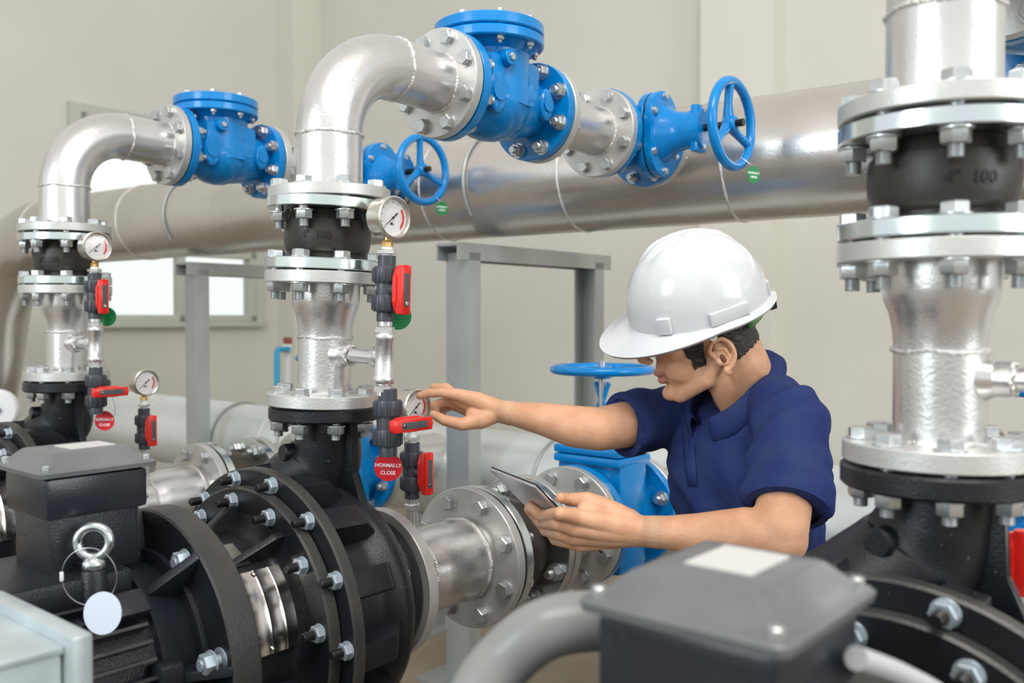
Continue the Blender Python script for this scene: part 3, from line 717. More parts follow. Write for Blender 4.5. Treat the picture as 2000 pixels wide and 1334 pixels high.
    tx = T.part('terminal_box', MB().box((bx, by, .274), (.135, .142, .056), None, .007), boxm)
    def lid():
        m = MB(); w, d = .0775, .082
        def rc(a, b, c, z, n=5):
            out = []
            for cx, cy, a0 in ((a-c, b-c, 0), (-a+c, b-c, 90), (-a+c, -b+c, 180), (a-c, -b+c, 270)):
                for k in range(n+1):
                    an = math.radians(a0+90*k/n); out.append((bx+cx+c*math.cos(an), by+cy+c*math.sin(an), z))
            return out
        rows = [rc(w-.01, d-.01, .006, 0.3040), rc(w, d, .01, 0.3050), rc(w+.001, d+.001, .01, 0.3110), rc(w-.002, d-.002, .009, 0.3140), rc(w-.008, d-.008, .008, 0.3150),
                rc(w-.028, d-.025, .005, .3320), rc(w-.031, d-.028, .004, .3335), rc(.001, .001, .0005, .3338)]
        m.quadgrid(rows, True); m.bm.faces.new([v for v in m.bm.verts[:]][-24:]) if False else None
        return m
    ld = T.part('lid', lid(), lidm, tx, ang=30)
    T.part('label_plate', MB().box((bx+.0, by+.012, .3342), (.052, .065, .0012)), labelm, ld)
    for sx in (1, -1):
        for sy in (1, -1):
            T.part('screw', MB().cyl(.0055, .314, .321, M4((bx+sx*.066, by+sy*.070, 0)), 16, .001), boltm, ld)

def eyebolt():
    T = Thing('eye_bolt', 'galvanised lifting eye bolt on the {p} motor\'s shoulder', 'bolt', (.098, -.478, .13), lines='M')
    c = Vector((.098, -.478, .208)); ax = Vector((1, -.9, .12)).normalized()
    Fm = frame(ax)
    T.part('ring', MB().tube([c + Fm @ Vector((.0205*math.cos(a), .0205*math.sin(a), 0)) for a in [i*2*PI/64 for i in range(64)]], .0068, 16, closed=True), zinc)
    T.part('collar', MB().lathe([(0, .172), (.014, .172), (.0155, .175), (.0150, .182), (.010, .188), (0, .192)], M4((.098, -.478, 0)), 32), zinc)
    T.part('boss', MB().lathe([(0, .10), (.021, .10), (.018, .13), (.0165, .168), (.015, .171), (0, .171)], M4((.098, -.478, 0)), 32), motorm)
    T = Thing('blank_tag', 'blank white round tag on a wire loop below the eye bolt', 'tag', (.12, -.50, .10), lines='M')
    o = L2W(.12, -.50, .10)
    nn = Vector((.62, -.78, .1)).normalized(); xx = Vector((.78, .62, 0))
    lc = Vector((.153, -.510, .178))
    T.part('wire', MB().tube([lc + xx*(.036*math.cos(a)) + Vector((0, 0, .037*math.sin(a))) for a in [i*2*PI/60 for i in range(60)]], .0007, 8, closed=True), wirem)
    T.part('crimp', MB().box(lc - xx*.036, (.004, .004, .012), None, .001), white)
    tc = lc + xx*.019 + Vector((0, 0, -.046)) + nn*.004
    T.part('disc', MB().lathe([(0, -.0008), (.0245, -.0008), (.0245, .0008), (0, .0008)], M4(tc, nn, xx) @ Matrix.Diagonal((1, 1.1, 1, 1)), 48), tagwhite)

riser(); discharge(); gauges(); suction(); pump(); eyebolt()
bpy.context.view_layer.update()
for T, lines, lab in LINE:          # the motor sits 5 cm further along
    if T.o.name == 'electric_motor': T.o.location += Vector((V.x*.047, V.y*.047, -.008))

# turned rims keep the worn, painted-in lit tone; flange faces go back to black
for ob in bpy.data.objects:
    if ob.type == 'MESH' and ob.name in ('casing_flange', 'cover_plate', 'adapter_flange'):
        ob.data.materials.append(blackc)
        for p in ob.data.polygons:
            if abs(p.normal.y) > .9: p.material_index = 1
# ---------------------------------------------------- copies for the far left and near right lines
LBL = {'M': 'middle', 'L': 'far left', 'R': 'near right'}
kids = {}
for ob in bpy.data.objects:
    if ob.parent: kids.setdefault(ob.parent.name, []).append(ob)
tilt = math.radians(1.6)
for T, lines, lab in list(LINE):
    T.o['label'] = lab.replace('{p}', 'middle')
    for ln in ('L', 'R'):
        if ln in lines:
            d = (-STEP if ln == 'L' else STEP)
            c = copy_tree(T.o, None, kids)
            c.location = T.o.location + Vector((U.x*d, U.y*d, 0))
            if ln == 'R': c.location += Vector((-.006, .030, 0))
            if ln == 'R' and T.o.name == 'electric_motor': c.location += Vector((-.020, 0, .007))
            c['label'] = lab.replace('{p}', LBL[ln])

# the middle riser leans a little, as pipe fitters left it
bpy.context.view_layer.update()
def lean(o, deg, pz, dx=0.0, dz=0.0):
    px_ = L2W(0, 0, 0)
    piv = Vector((px_.x, px_.y, pz + AX))
    o.matrix_world = Matrix.Translation((dx, 0, dz)) @ Matrix.Translation(piv) @ Matrix.Rotation(math.radians(deg), 4, 'Y') @ Matrix.Translation(-piv) @ o.matrix_world
for T, lines, lab in LINE:
    n = T.o.name; z0 = T.base.z; s0 = T.base.x; t0 = T.base.y
    if n == 'reducer_pipe': lean(T.o, 1.7, .62, -.003)
    elif n == 'rubber_expansion_joint' and z0 > .5: lean(T.o, 2.2, .70, 0)
    elif n in ('elbow_pipe', 'check_valve', 'pipe_spool'): T.o.location.x += .0025; T.o.location.z -= .004
    elif s0 > .1 and s0 < .2 and t0 < .1 and n in ('branch_tee', 'ball_valve', 'pressure_gauge', 'warning_tag', 'valve_tag'): lean(T.o, 1.7, .60, -.001)
    elif n == 'centrifugal_pump':
        for ch in T.o.children:
            if ch.name == 'outlet_flange': ch.location.x -= .009; ch.location.z += .003

# ============================================================ headers, frames
def world_thing(name, label, cat, s, t, z, group=None):
    T = Thing(name, label, cat, (s, t, z), group, '')
    T.o['label'] = label
    return T
TM0 = 1.36; TM = 1.36; ZM = .956; RM = .1725
def tm(s): return TM0 + .080*s
HD = Vector((1, .08, 0)).normalized()
T = world_thing('header_pipe', 'large silver discharge header pipe running behind the valves at head height', 'pipe', 0, TM, ZM-RM)
pts = [(3.2, tm(3.2), ZM)] + [(s, tm(s), ZM) for s in (2, 1, 0, -1, -2, -3, -3.4, -3.65)]
for i in range(1, 17):
    a = i/16*math.radians(74); pts.append((-3.65-.62*math.sin(a), tm(-3.65-.62*math.sin(a)), ZM-.62*(1-math.cos(a))))
e = Vector(pts[-1]); dd = (e-Vector(pts[-2])).normalized()
pts.append(tuple(e+dd*1.25))
hp = T.part('pipe', MB().tube(pts, RM, 72), header_m)
for s in (.14, -.38, -.93, -2.75, .86, -3.62):
    T.part('weld_seam', MB().weld((s, tm(s), ZM), HD, RM, .004), weldm, hp)
for ds in (0, -STEP):
    st = MB().lathe([(.05, 1.092), (.0585, 1.094), (.0585, 1.25), (0, 1.25)], M4((ds, 0, ZM+.006), Tx), 40)
    sp = T.part('branch_stub', st, silver, hp)
    T.part('flange', MB().ring(.110, .05, 1.092, 1.113, M4((ds, 0, zt(.96)), Tx)), silver2, hp)
for s in (-.72, -2.36):
    lab = 'thin steel strap looped over the header pipe above the %s support frame' % ('nearer' if s > -1 else 'farther')
    T2 = world_thing('pipe_strap', lab, 'pipe clamp', s, tm(s), ZM-RM-.02)
    T2.part('band', MB().tube([(s, tm(s)+(RM+.007)*math.cos(a), ZM+(RM+.007)*math.sin(a)) for a in [math.radians(-38+i*256/40) for i in range(41)]] , .006, 10), framem)
# suction header on the left and behind
ZS = -.072; TS = 1.44
T = world_thing('header_pipe', 'large silver suction header pipe lying low behind the pumps', 'pipe', 0, TS, ZS-RM)
hp = T.part('pipe', MB().tube([(s, TS, ZS) for s in (2.5, 1, 0, -1, -2, -3, -4)], RM, 72), header2)
for s in (-.45, -1.5, -2.1, -3.1): T.part('weld_seam', MB().weld((s, TS, ZS), Sx, RM, .004), weldm, hp)
T.part('end_cap', MB().lathe([(0, -.06), (.08, -.05), (.14, -.02), (RM, .0)], M4((-4, TS, ZS), Sx), 48), header_m)
for s in (-.55, -1.95, -2.45):
    T2 = world_thing('pipe_strap', {-.55: 'dark strap round the low header pipe behind the tablet', -1.95: 'dark strap round the low header pipe left of the middle pump', -2.45: 'dark strap round the low header pipe beside the farther frame post'}[s], 'pipe clamp', s, TS, ZS-RM-.02)
    T2.part('band', MB().tube([(s, TS+(RM+.005)*math.cos(a), ZS+(RM+.005)*math.sin(a)) for a in [math.radians(i*360/48) for i in range(48)]], .005, 10, closed=True), framem)
for s in (-3.4, -1.2, .6):
    T2 = world_thing('pipe_saddle', {-3.4: 'low steel saddle under the left end of the floor header', -1.2: 'low steel saddle under the middle of the floor header', .6: 'low steel saddle under the floor header behind the person'}[s], 'pipe support', s, TS, -AX)
    T2.part('post', MB().box((s, TS, (-AX+ZS-RM)/2), (.08, .1, -(-AX)+ZS-RM+.01), None, .003), framem)
    T2.part('foot_plate', MB().box((s, TS, -AX+.006), (.2, .22, .012)), framem)
# gantry frames of galvanised channel
def channel(mb, a, b, w, d, out):
    """C-channel from a to b, web width w, flange depth d opening towards out"""
    a = Vector(a); b = Vector(b); ax = (b-a).normalized(); o = Vector(out).normalized(); y = ax.cross(o)
    R = Matrix((o, y, ax)).transposed(); c = (a+b)/2; L = (b-a).length
    mb.box(c, (.007, w, L), R); mb.box(c+o*d/2+y*(w/2-.0035), (d, .008, L), R); mb.box(c+o*d/2-y*(w/2-.0035), (d, .008, L), R)
for s, nm in ((-.75, 'nearer galvanised channel frame carrying the header, behind the pointing hand'), (-2.37, 'farther galvanised channel frame carrying the header, in front of the window')):
    T = world_thing('support_frame', nm, 'pipe support', s, 1.5, -AX)
    top = ZM-RM-.012
    m1 = MB(); channel(m1, (s, 1.13, -AX), (s, 1.13, top-.05), .10, .055, (0, 1, 0)); T.part('post', m1, framem)
    m2 = MB(); channel(m2, (s, 1.90, -AX), (s, 1.90, top-.05), .10, .055, (0, -1, 0)); T.part('post', m2, framem)
    m3 = MB(); channel(m3, (s, 1.08, top-.025), (s, 1.95, top-.025), .10, .05, (0, 0, -1)); m3.box((s, 1.515, top-.025), (.098, .86, .012)); T.part('beam', m3, framem)
    for t in (1.13, 1.90): T.part('base_plate', MB().box((s, t, -AX+.006), (.2, .2, .012)), framem)
# stub fixing the blue white pipe by the wall
def wobj(name, mb, m, label=None, cat=None, parent=None, ang=38):
    """an object given in world coordinates; origin moved to its base"""
    mb.bm.verts.ensure_lookup_table()
    xs = [v.co for v in mb.bm.verts]; lo = Vector((min(v.x for v in xs)+max(v.x for v in xs), min(v.y for v in xs)+max(v.y for v in xs), 2*min(v.z for v in xs)))/2
    o = mb.build(name, m, parent, lo if parent is None else None, ang)
    if parent is None: o.location = lo
    if label: tag(o, label, cat)
    return o

# ============================================================ room
SW = -5.25; TW = 3.95
def wall_box(name, s0, s1, t0, t1, z0, z1, m, parent=None):
    mb = MB(); mb.box((0, 0, 0), (s1-s0, t1-t0, z1-z0))
    o = mb.build(name, m); o.location = L2W((s0+s1)/2, (t0+t1)/2, (z0+z1)/2); o.rotation_euler = (0, 0, ANG); struct(o); return o
TOP = 4.3-AX
# left wall with a window opening
wt0, wt1, wz0, wz1 = 1.96, 3.40, .475, 1.97
mb = MB()
for a0, a1, b0, b1 in ((-3.5, wt0, -AX, TOP), (wt1, TW+.3, -AX, TOP), (wt0, wt1, -AX, wz0), (wt0, wt1, wz1, TOP)):
    mb.box((0, (a0+a1)/2, (b0+b1)/2), (.15, a1-a0, b1-b0))
o = mb.build('wall_left', wallm); o.location = L2W(SW-.075, 0, 0); o.rotation_euler = (0, 0, ANG); struct(o)
o = wall_box('wall_back', SW, 5.5, TW, TW+.15, -AX, TOP, wallm)
o = wall_box('trim_1', SW, SW+.22, TW-.30, TW, -AX, TOP, pillarm)         # corner pillar
o = wall_box('trim_2', -1.31, -.86, TW-.16, TW, -AX, TOP, pillarm)
# window: frame, mullions, panes
mb = MB(); fw = .055
for a0, a1, b0, b1 in ((wt0, wt1, wz0, wz0+fw), (wt0, wt1, wz1-fw, wz1), (wt0, wt0+fw, wz0, wz1), (wt1-fw, wt1, wz0, wz1), (wt0, wt1, .99, 1.05),
                       (2.70, 2.76, wz0, wz1)):
    mb.box((0, (a0+a1)/2, (b0+b1)/2), (.09, a1-a0, b1-b0), None, .004)
mb.box((.05, (wt0+wt1)/2, wz0-.02), (.10, wt1-wt0+.14, .04), None, .004)
mb.box((.02, (wt0+wt1)/2, wz1+.03), (.05, wt1-wt0+.16, .06)); mb.box((.02, wt0-.04, (wz0+wz1)/2), (.05, .08, wz1-wz0)); mb.box((.02, wt1+.04, (wz0+wz1)/2), (.05, .08, wz1-wz0))
w = mb.build('window_1', winf); w.location = L2W(SW, 0, 0); w.rotation_euler = (0, 0, ANG); struct(w)
for a0, a1 in ((wt0+fw, 2.70), (2.76, wt1-fw)):
    for b0, b1 in ((wz0+fw, .99), (1.05, wz1-fw)):
        MB().box((0, (a0+a1)/2, (b0+b1)/2), (.005, a1-a0, b1-b0)).build('pane', gl, w)
fl = MB().box((0, 0, 0), (30, 30, .02)).build('floor', floorm); fl.location = (1, 2, -.01); struct(fl)
# concrete plinths under the pumps
for d, nm in ((0, 'middle'), (-STEP, 'far left'), (STEP, 'near right')):
    T = Thing('concrete_plinth', 'grey concrete plinth carrying the %s pump' % nm, 'plinth', (d, -.4, -AX), None, '')
    T.part('block', MB().box((d, -.42, (-AX-.285)/2), (.46, 1.15, AX-.285), None, .01), plinthm)
    T.o['label'] = 'grey concrete plinth carrying the %s pump' % nm

# blue and white service pipes on the wall left of centre
T = Thing('service_pipe', 'thin bright blue water pipe bending out of the far wall', 'pipe', (0, 0, 0), None, ''); T.base = Vector((0, 0, 0)); T.o.location = (0, 0, 0); T.o.rotation_euler = (0, 0, 0)
p0 = W(541, 1000, 6.6); a = W(541, 683, 6.6); b = W(565, 681, 6.75)
T.o.location = p0; T.base = p0
T.part('tube', MB().tube([(p0.x, p0.y, 0.02), (a.x, a.y, a.z-.02), a + Vector((.006, 0, 0)), b], .021, 16), bluepipe)
T.part('socket', MB().cyl(.032, -.03, .03, M4((b.x-.02, b.y, b.z), (1, .3, 0)), 16), white)
T.o['label'] = 'thin bright blue water pipe bending out beside the far corner pillar'
p1 = W(562, 1000, 6.8); a = W(562, 672, 6.8)
T = Thing('drain_pipe', 'x', 'pipe', (0, 0, 0), None, ''); T.o.location = p1; T.base = p1; T.o.rotation_euler = (0, 0, 0)
T.part('tube', MB().tube([(p1.x, p1.y, 0.02), (a.x, a.y, a.z)], .026, 16), white)
T.part('cap', MB().cyl(.032, 0, .05, M4(a), 16), mat('rust_red', (.28, .07, .05), 0, .6))
T.o['label'] = 'white upright drain pipe with rusty red cap beside the blue pipe'

# white round cover far left
c = W(-6, 800, 2.9)
T = Thing('blind_cover', 'x', 'cover', (0, 0, 0), None, ''); T.o.location = (c.x, c.y, 0); T.base = Vector((c.x, c.y, 0)); T.o.rotation_euler = (0, 0, 0)
T.o['label'] = 'white round cover with a blue centre bolt at the far left edge'
T.part('disc', MB().cyl(.065, -.02, .02, M4(c, (.25, -1, 0)), 48, .006), white)
T.part('bolt', MB().hexa(.012, .02, .03, M4(c+Vector((.006, 0, 0)), (.25, -1, 0))), mat('blue_bolt', (.05, .15, .4), 0, .4))
T.part('post', MB().cyl(.03, 0, c.z-.04, M4((c.x-.0, c.y+.03, 0)), 20), white)

# cabinet in the lower left corner
T = Thing('steel_cabinet', 'galvanised steel cabinet corner in the bottom left foreground', 'cabinet', (0, 0, 0), None, '')
cc = W(120, 1262, .86); cs = Vector((cc.x, cc.y)) - C0; s1 = cs.dot(U); t1 = cs.dot(V); zt1 = cc.z-AX
T.base = Vector((s1, t1, -AX)); T.o.location = L2W(s1, t1, -AX)
T.part('body', MB().box((s1-.1, t1-.2, (zt1-AX)/2-.004), (.2, .4, zt1+AX-.008), None, .003), cabm)
T.part('lid', MB().box((s1-.1, t1-.2, zt1-.004), (.204, .404, .008), None, .002), cabm)
T.part('door', MB().box((s1-.09, t1+.012, (zt1-AX)/2+.006), (.216, .020, zt1+AX+.01), None, .003), cabm)

# grey conduits of the near right motor
def cat(P, n=10):
    P = [Vector(p) for p in P]; out = []
    for i in range(len(P)-1):
        p0 = P[max(i-1, 0)]; p1 = P[i]; p2 = P[i+1]; p3 = P[min(i+2, len(P)-1)]
        for k in range(n):
            f = k/n; out.append(.5*((2*p1)+(p2-p0)*f+(2*p0-5*p1+4*p2-p3)*f*f+(3*p1-p0-3*p2+p3)*f**3))
    return out+[P[-1]]
q = L2W(STEP-.066, -.455, .268) + Vector((-.026, .030, .004))
pp = cat([q, q+Vector((-U.x*.03, -U.y*.03, -.001)), W(1075, 1225, .70), W(985, 1290, .70), W(930, 1370, .69), W(905, 1480, .69), W(900, 1800, .69)])
pp.append(Vector((pp[-1].x, pp[-1].y, .02)))
T = Thing('cable_conduit', 'x', 'conduit', (0, 0, 0), None, ''); T.o.location = (pp[-1].x, pp[-1].y, 0); T.base = T.o.location.copy(); T.o.rotation_euler = (0, 0, 0)
T.o['label'] = 'thick grey cable conduit curving down from the near right terminal box'
cd = T.part('tube', MB().tube(pp, .0235, 28), conduitm)
T.part('gland', MB().lathe([(0, 0), (.031, 0), (.031, .022), (.027, .026), (.027, .034), (0, .034)], M4(q+Vector((-U.x*.001, -U.y*.001, -.003)), (-U.x, -U.y, 0)), 32), conduitm)
pp = cat([W(1672, 1285, .62), W(1760, 1318, .66), W(1850, 1370, .70), W(1900, 1450, .72)])
pp.append(Vector((pp[-1].x, pp[-1].y, .02)))
T = Thing('cable_conduit', 'x', 'conduit', (0, 0, 0), None, ''); T.o.location = (pp[-1].x, pp[-1].y, 0); T.base = T.o.location.copy(); T.o.rotation_euler = (0, 0, 0)
T.o['label'] = 'pale grey conduit running right from behind the near right terminal box'
T.part('tube', MB().tube(pp, .0085, 20), whitecable)

# ============================================================ the person
P = bpy.data.objects.new('person', None); C.objects.link(P)
P.location = (W(1480, 1150, 1.75).x, 1.75, 0)
tag(P, 'person in white hard hat and navy polo shirt, pointing at a gauge, holding a tablet', 'person')
PL = P.location.copy()
def remesh(mb, voxel, smooth=3, sfac=.5):
    o = mb.build('tmp', skin)
    md = o.modifiers.new('r', 'REMESH'); md.mode = 'VOXEL'; md.voxel_size = voxel; md.adaptivity = 0
    sm = o.modifiers.new('s', 'SMOOTH'); sm.factor = sfac; sm.iterations = smooth
    dg = bpy.context.evaluated_depsgraph_get(); me = bpy.data.meshes.new_from_object(o.evaluated_get(dg))
    bpy.data.objects.remove(o); me.materials.clear(); me.shade_smooth(); return me
def pobj(name, me, m, parent=P, off=True):
    if off: me.transform(Matrix.Translation(-PL))
    o = bpy.data.objects.new(name, me); C.objects.link(o); o.parent = parent
    if not me.materials: me.materials.append(m)
    return o

def lerp(a, b, f): return a*(1-f)+b*f
# head frame: x forward, y to his left, z up
HC = W(1374, 658, 1.655)
yaw = math.radians(184); pit = math.radians(17)
HM = Matrix.Translation(HC) @ Matrix.Rotation(yaw, 4, 'Z') @ Matrix.Rotation(pit, 4, 'Y') @ Matrix.Rotation(math.radians(-3), 4, 'X') @ Matrix.Scale(1.03, 4)
def h(x, y, z): return HM @ Vector((x, y, z))
HR = HM.to_3x3()
shL = W(1548, 822, 1.55); elL = W(1525, 1052, 1.41); wrL = W(1262, 1038, 1.50)
shR = W(1318, 812, 1.79); elR = W(1172, 838, 1.70); wrR = W(975, 803, 1.775)
neck0 = W(1455, 782, 1.70); chest = W(1448, 900, 1.69); waist = W(1488, 1060, 1.74); hip = W(1510, 1160, 1.80)
hd_ = MB()
hd_.ball(h(-.012, 0, .05), (.098, .077, .092), HR)
hd_.ball(h(.030, 0, .0), (.063, .062, .085), HR)
hd_.ball(h(.036, 0, -.045), (.052, .053, .045), HR)
for sg in (1, -1):
    hd_.ball(h(.062, sg*.034, .0), (.026, .024, .024), HR)
    hd_.chain([h(-.008, sg*.057, -.03), h(.03, sg*.047, -.064), h(.072, sg*.016, -.083)], [.017, .017, .015])
    hd_.ball(h(.108, sg*.011, -.012), (.009, .007, .006), HR)
    hd_.ball(h(.055, sg*.03, -.035), (.035, .022, .03), HR)
hd_.ball(h(.082, 0, -.078), (.017, .018, .015), HR)
hd_.ball(h(.074, 0, -.036), (.024, .028, .028), HR)
hd_.chain([h(.088, 0, .040), h(.102, 0, .018), h(.114, 0, -.004)], [.010, .0085, .0115])
hd_.chain([h(.084, -.035, .043), h(.094, 0, .045), h(.084, .035, .043)], [.011, .010, .011])
hd_.ball(h(.093, 0, -.037), (.011, .022, .0065), HR)
hd_.ball(h(.090, 0, -.052), (.010, .019, .0065), HR)
hd_.chain([h(-.03, 0, -.01), h(-.045, 0, -.06), neck0 + Vector((0, 0, .02))], [.060, .056, .062])
hd_.chain([h(.012, .038, -.055), neck0 + Vector((-.03, -.04, -.02))], [.022, .020])
head_me = remesh(hd_, .0024, 12, .5)
sk = MB()
# neck and hidden trunk
sk.chain([lerp(h(-.045, 0, -.06), neck0, .4), neck0 + Vector((0, 0, .0)), chest], [.052, .056, .07])
sk.chain([chest - Vector((0, 0, .03)), waist, hip], [.072, .08, .10])
sk.chain([chest, shL], [.06, .046]); sk.chain([chest, shR], [.06, .046])
# arms
def lerp(a, b, f): return a*(1-f)+b*f
sk.chain([shL, lerp(shL, elL, .5), elL + Vector((.0, 0, .012))], [.052, .046, .042])
sk.chain([elL, lerp(elL, wrL, .25)+Vector((0, 0, .004)), lerp(elL, wrL, .6), lerp(elL, wrL, .85), wrL], [.042, .043, .034, .0275, .0265])
sk.chain([shR, lerp(shR, elR, .5), elR], [.052, .046, .041])
sk.chain([elR, lerp(elR, wrR, .25)+Vector((0, 0, -.004)), lerp(elR, wrR, .55), lerp(elR, wrR, .85), wrR], [.041, .040, .032, .024, .0225])
# legs (behind the near right pump)
for sg, k in ((1, 0), (-1, 1)):
    hp_ = hip + Vector((.05*sg, -.02, -.04)); kn = Vector((hip.x-.12+.16*(sg > 0), hip.y-.16-.02*sg, .42)); an = Vector((hip.x-.0+.12*(sg > 0), hip.y+.12, .08))
    sk.chain([hp_, kn, an], [.082, .055, .04])
body_me = remesh(sk, .0042, 4, .5)
# hands are modelled finer and joined to the same skin mesh
def hand_mesh(fn, vox=.0019):
    mb = MB(); fn(mb); return remesh(mb, vox, 3, .45)
def hand_right(mb):
    Z = 1.785
    def q(x, y, dz=0): return W(x, y, Z+dz)
    kI, kM, kR, kP = q(893, 771, -.012), q(898, 784, .004), q(904, 794, .022), q(912, 803, .038)
    wr = wrR
    mb.chain([wrR + (elR-wrR)*.12, wrR], [.0245, .0225])
    mb.chain([wr, lerp(wr, kI, .5)+Vector((0, 0, .004)), kI], [.022, .0175, .0125])
    mb.chain([wr, lerp(wr, kM, .5)+Vector((0, 0, .002)), kM], [.022, .0185, .0125])
    mb.chain([wr, lerp(wr, kR, .5), kR], [.021, .0175, .012])
    mb.chain([wr, lerp(wr, kP, .5), kP], [.019, .0155, .011])
    # thumb mount and thumb
    t0 = q(938, 820, -.018); t1 = q(903, 829, -.026); t2 = q(868, 821, -.018); t3 = q(846, 809, -.010)
    mb.chain([wr, t0, lerp(t0, q(915, 800, 0), .5)], [.020, .0185, .018])
    mb.chain([t0, t1, t2, t3], [.0175, .0125, .0108, .0082])
    # index, straight, touching the gauge
    mb.chain([kI, q(862, 766, -.02), q(838, 768, -.022), q(820, 773, -.020)], [.0118, .0098, .0088, .0075])
    # middle finger above and behind, bent
    mb.chain([kM, q(872, 757, .004), q(848, 757, .010), q(842, 768, .016)], [.0115, .0095, .0085, .0075])
    # ring and little curled towards the thumb
    mb.chain([kR, q(872, 784, .022), q(848, 792, .022), q(852, 810, .014), q(860, 818, .008)], [.0115, .0098, .009, .0082, .0076])
    mb.chain([kP, q(884, 792, .040), q(862, 800, .042), q(866, 816, .032)], [.0105, .009, .008, .007])
tA = W(957, 914, 1.62); tB = W(1046, 949, 1.52); tD = W(1085, 1043, 1.735)
ex = (tB-tA); Lx = ex.length; ex.normalize()
ey = tD-tA; ey = ey - ex*ey.dot(ex); Ly = ey.length; ey.normalize(); ez = ex.cross(ey)
if ez.z < 0: ez = -ez
def tp(px, py, off):     # a point off the plane of the tablet (minus = beneath)
    o_ = Vector((0, 0, H)); d_ = W(px, py, 1.5)-o_
    k = (tA-o_).dot(ez)/d_.dot(ez); return o_ + d_*k + ez*off
def hand_left(mb):
    def q(x, y, z=1.50): return W(x, y, z)
    mb.chain([wrL + (elL-wrL)*.12, wrL], [.0275, .0262])
    wr = wrL
    kI, kM, kR, kP = q(1130, 1010, 1.515), q(1120, 1032, 1.525), q(1119, 1051, 1.540), q(1132, 1065, 1.555)
    for k, r1, r2 in ((kI, .021, .0135), (kM, .022, .0135), (kR, .021, .0125), (kP, .018, .0115)):
        m_ = lerp(wr, k, .5)
        mb.chain([wr, m_, k], [.0255 if k is not kP else .022, r1, r2])
    mb.chain([wr, q(1172, 1003, 1.53), q(1143, 1000, 1.53)], [.024, .020, .016])
    # thumb over the edge of the tablet
    t0 = q(1180, 992, 1.53); t1 = q(1146, 976, 1.54); t2 = q(1112, 976, 1.56); t3 = tp(1087, 984, .013)
    mb.chain([lerp(wr, t0, .4), t0, t1, t2, t3], [.022, .019, .0135, .0112, .009])
    # fingers beneath
    mb.chain([kI, q(1096, 1003, 1.495), tp(1068, 994, -.016), tp(1043, 979, -.0125)], [.0135, .0118, .0106, .0090])
    mb.chain([kM, q(1090, 1024, 1.515), tp(1063, 1006, -.016), tp(1039, 984, -.0115)], [.0132, .0112, .010, .0085])
    mb.chain([kR, q(1094, 1044, 1.53), tp(1074, 1024, -.016), tp(1056, 1006, -.011)], [.0125, .0105, .0095, .008])
    mb.chain([kP, q(1108, 1060, 1.545), tp(1092, 1044, -.015), tp(1078, 1030, -.011)], [.0115, .0095, .0085, .0075])
hr = hand_mesh(hand_right); hl = hand_mesh(hand_left)
bmj = bmesh.new()
for me in (head_me, body_me, hr, hl): bmj.from_mesh(me)
me = bpy.data.meshes.new('body'); bmj.to_mesh(me); bmj.free(); me.shade_smooth()
me.materials.append(skin); me.materials.append(lipm)
HI = HM.inverted()
for p in me.polygons:
    c = HI @ p.center
    if c.x > .086 and abs(c.y) < .024 and -.059 < c.z < -.033: p.material_index = 1
body = pobj('body', me, skin)
# nails
nb = MB()
def nail(mb, tip, back, up, r):
    d = (tip-back).normalized(); up = Vector(up).normalized(); mb.ball(tip-d*r*.15+up*r*.72, (r*.75, r*.9, r*.28), Matrix((d.cross(up).normalized(), d, up)).transposed())
nail(nb, W(820, 773, 1.765), W(838, 768, 1.763), (0, -.55, .8), .0075)
nail(nb, W(846, 809, 1.775), W(868, 821, 1.767), (-.2, -.9, .1), .0080)
nail(nb, tp(1043, 979, -.0125), tp(1068, 994, -.016), -ez, .0088)
nb.build('fingernails', nailm, body, PL)
# ear: outer shell, rim and lobe
er = MB()
ec = h(-.006, .074, -.002)
EM = HR @ Matrix.Rotation(math.radians(14), 3, 'Y')
def e_(x, y, z): return h(-.002, .0715, -.030) + EM @ Vector((x, y, z))
rim = [e_(.012, .004, .004), e_(.016, .008, .020), e_(.006, .013, .031), e_(-.010, .016, .030), e_(-.019, .017, .014), e_(-.017, .014, -.006), e_(-.006, .010, -.020), e_(.006, .006, -.026)]
er.tube(cat(rim, 8), [.0042]*57, 12); er.ball(e_(.004, .006, -.025), (.008, .005, .009), EM)
er.ball(e_(-.004, .006, .004), (.016, .006, .026), EM); er.ball(e_(.010, .006, -.004), (.006, .006, .008), EM)
er.chain([e_(.004, .010, .018), e_(-.008, .012, .012), e_(-.009, .011, -.004), e_(0, .009, -.013)], [.003, .0034, .0034, .003])
rim2 = remesh(er, .0014, 2, .5)
pobj('ear', rim2, skin, body)
ec_ = MB().ball(e_(.002, .0115, -.001), (.0045, .002, .008), EM).build('ear_canal_shade', mat('ear_shadow', (.16, .05, .03), 0, .6), body, PL)  # dark ball colouring in the shade of the ear hollow
# eyes
for sg in (1, -1):
    MB().ball(h(.077, sg*.031, .022), (.012, .012, .012)).build('eye', white, body, PL)
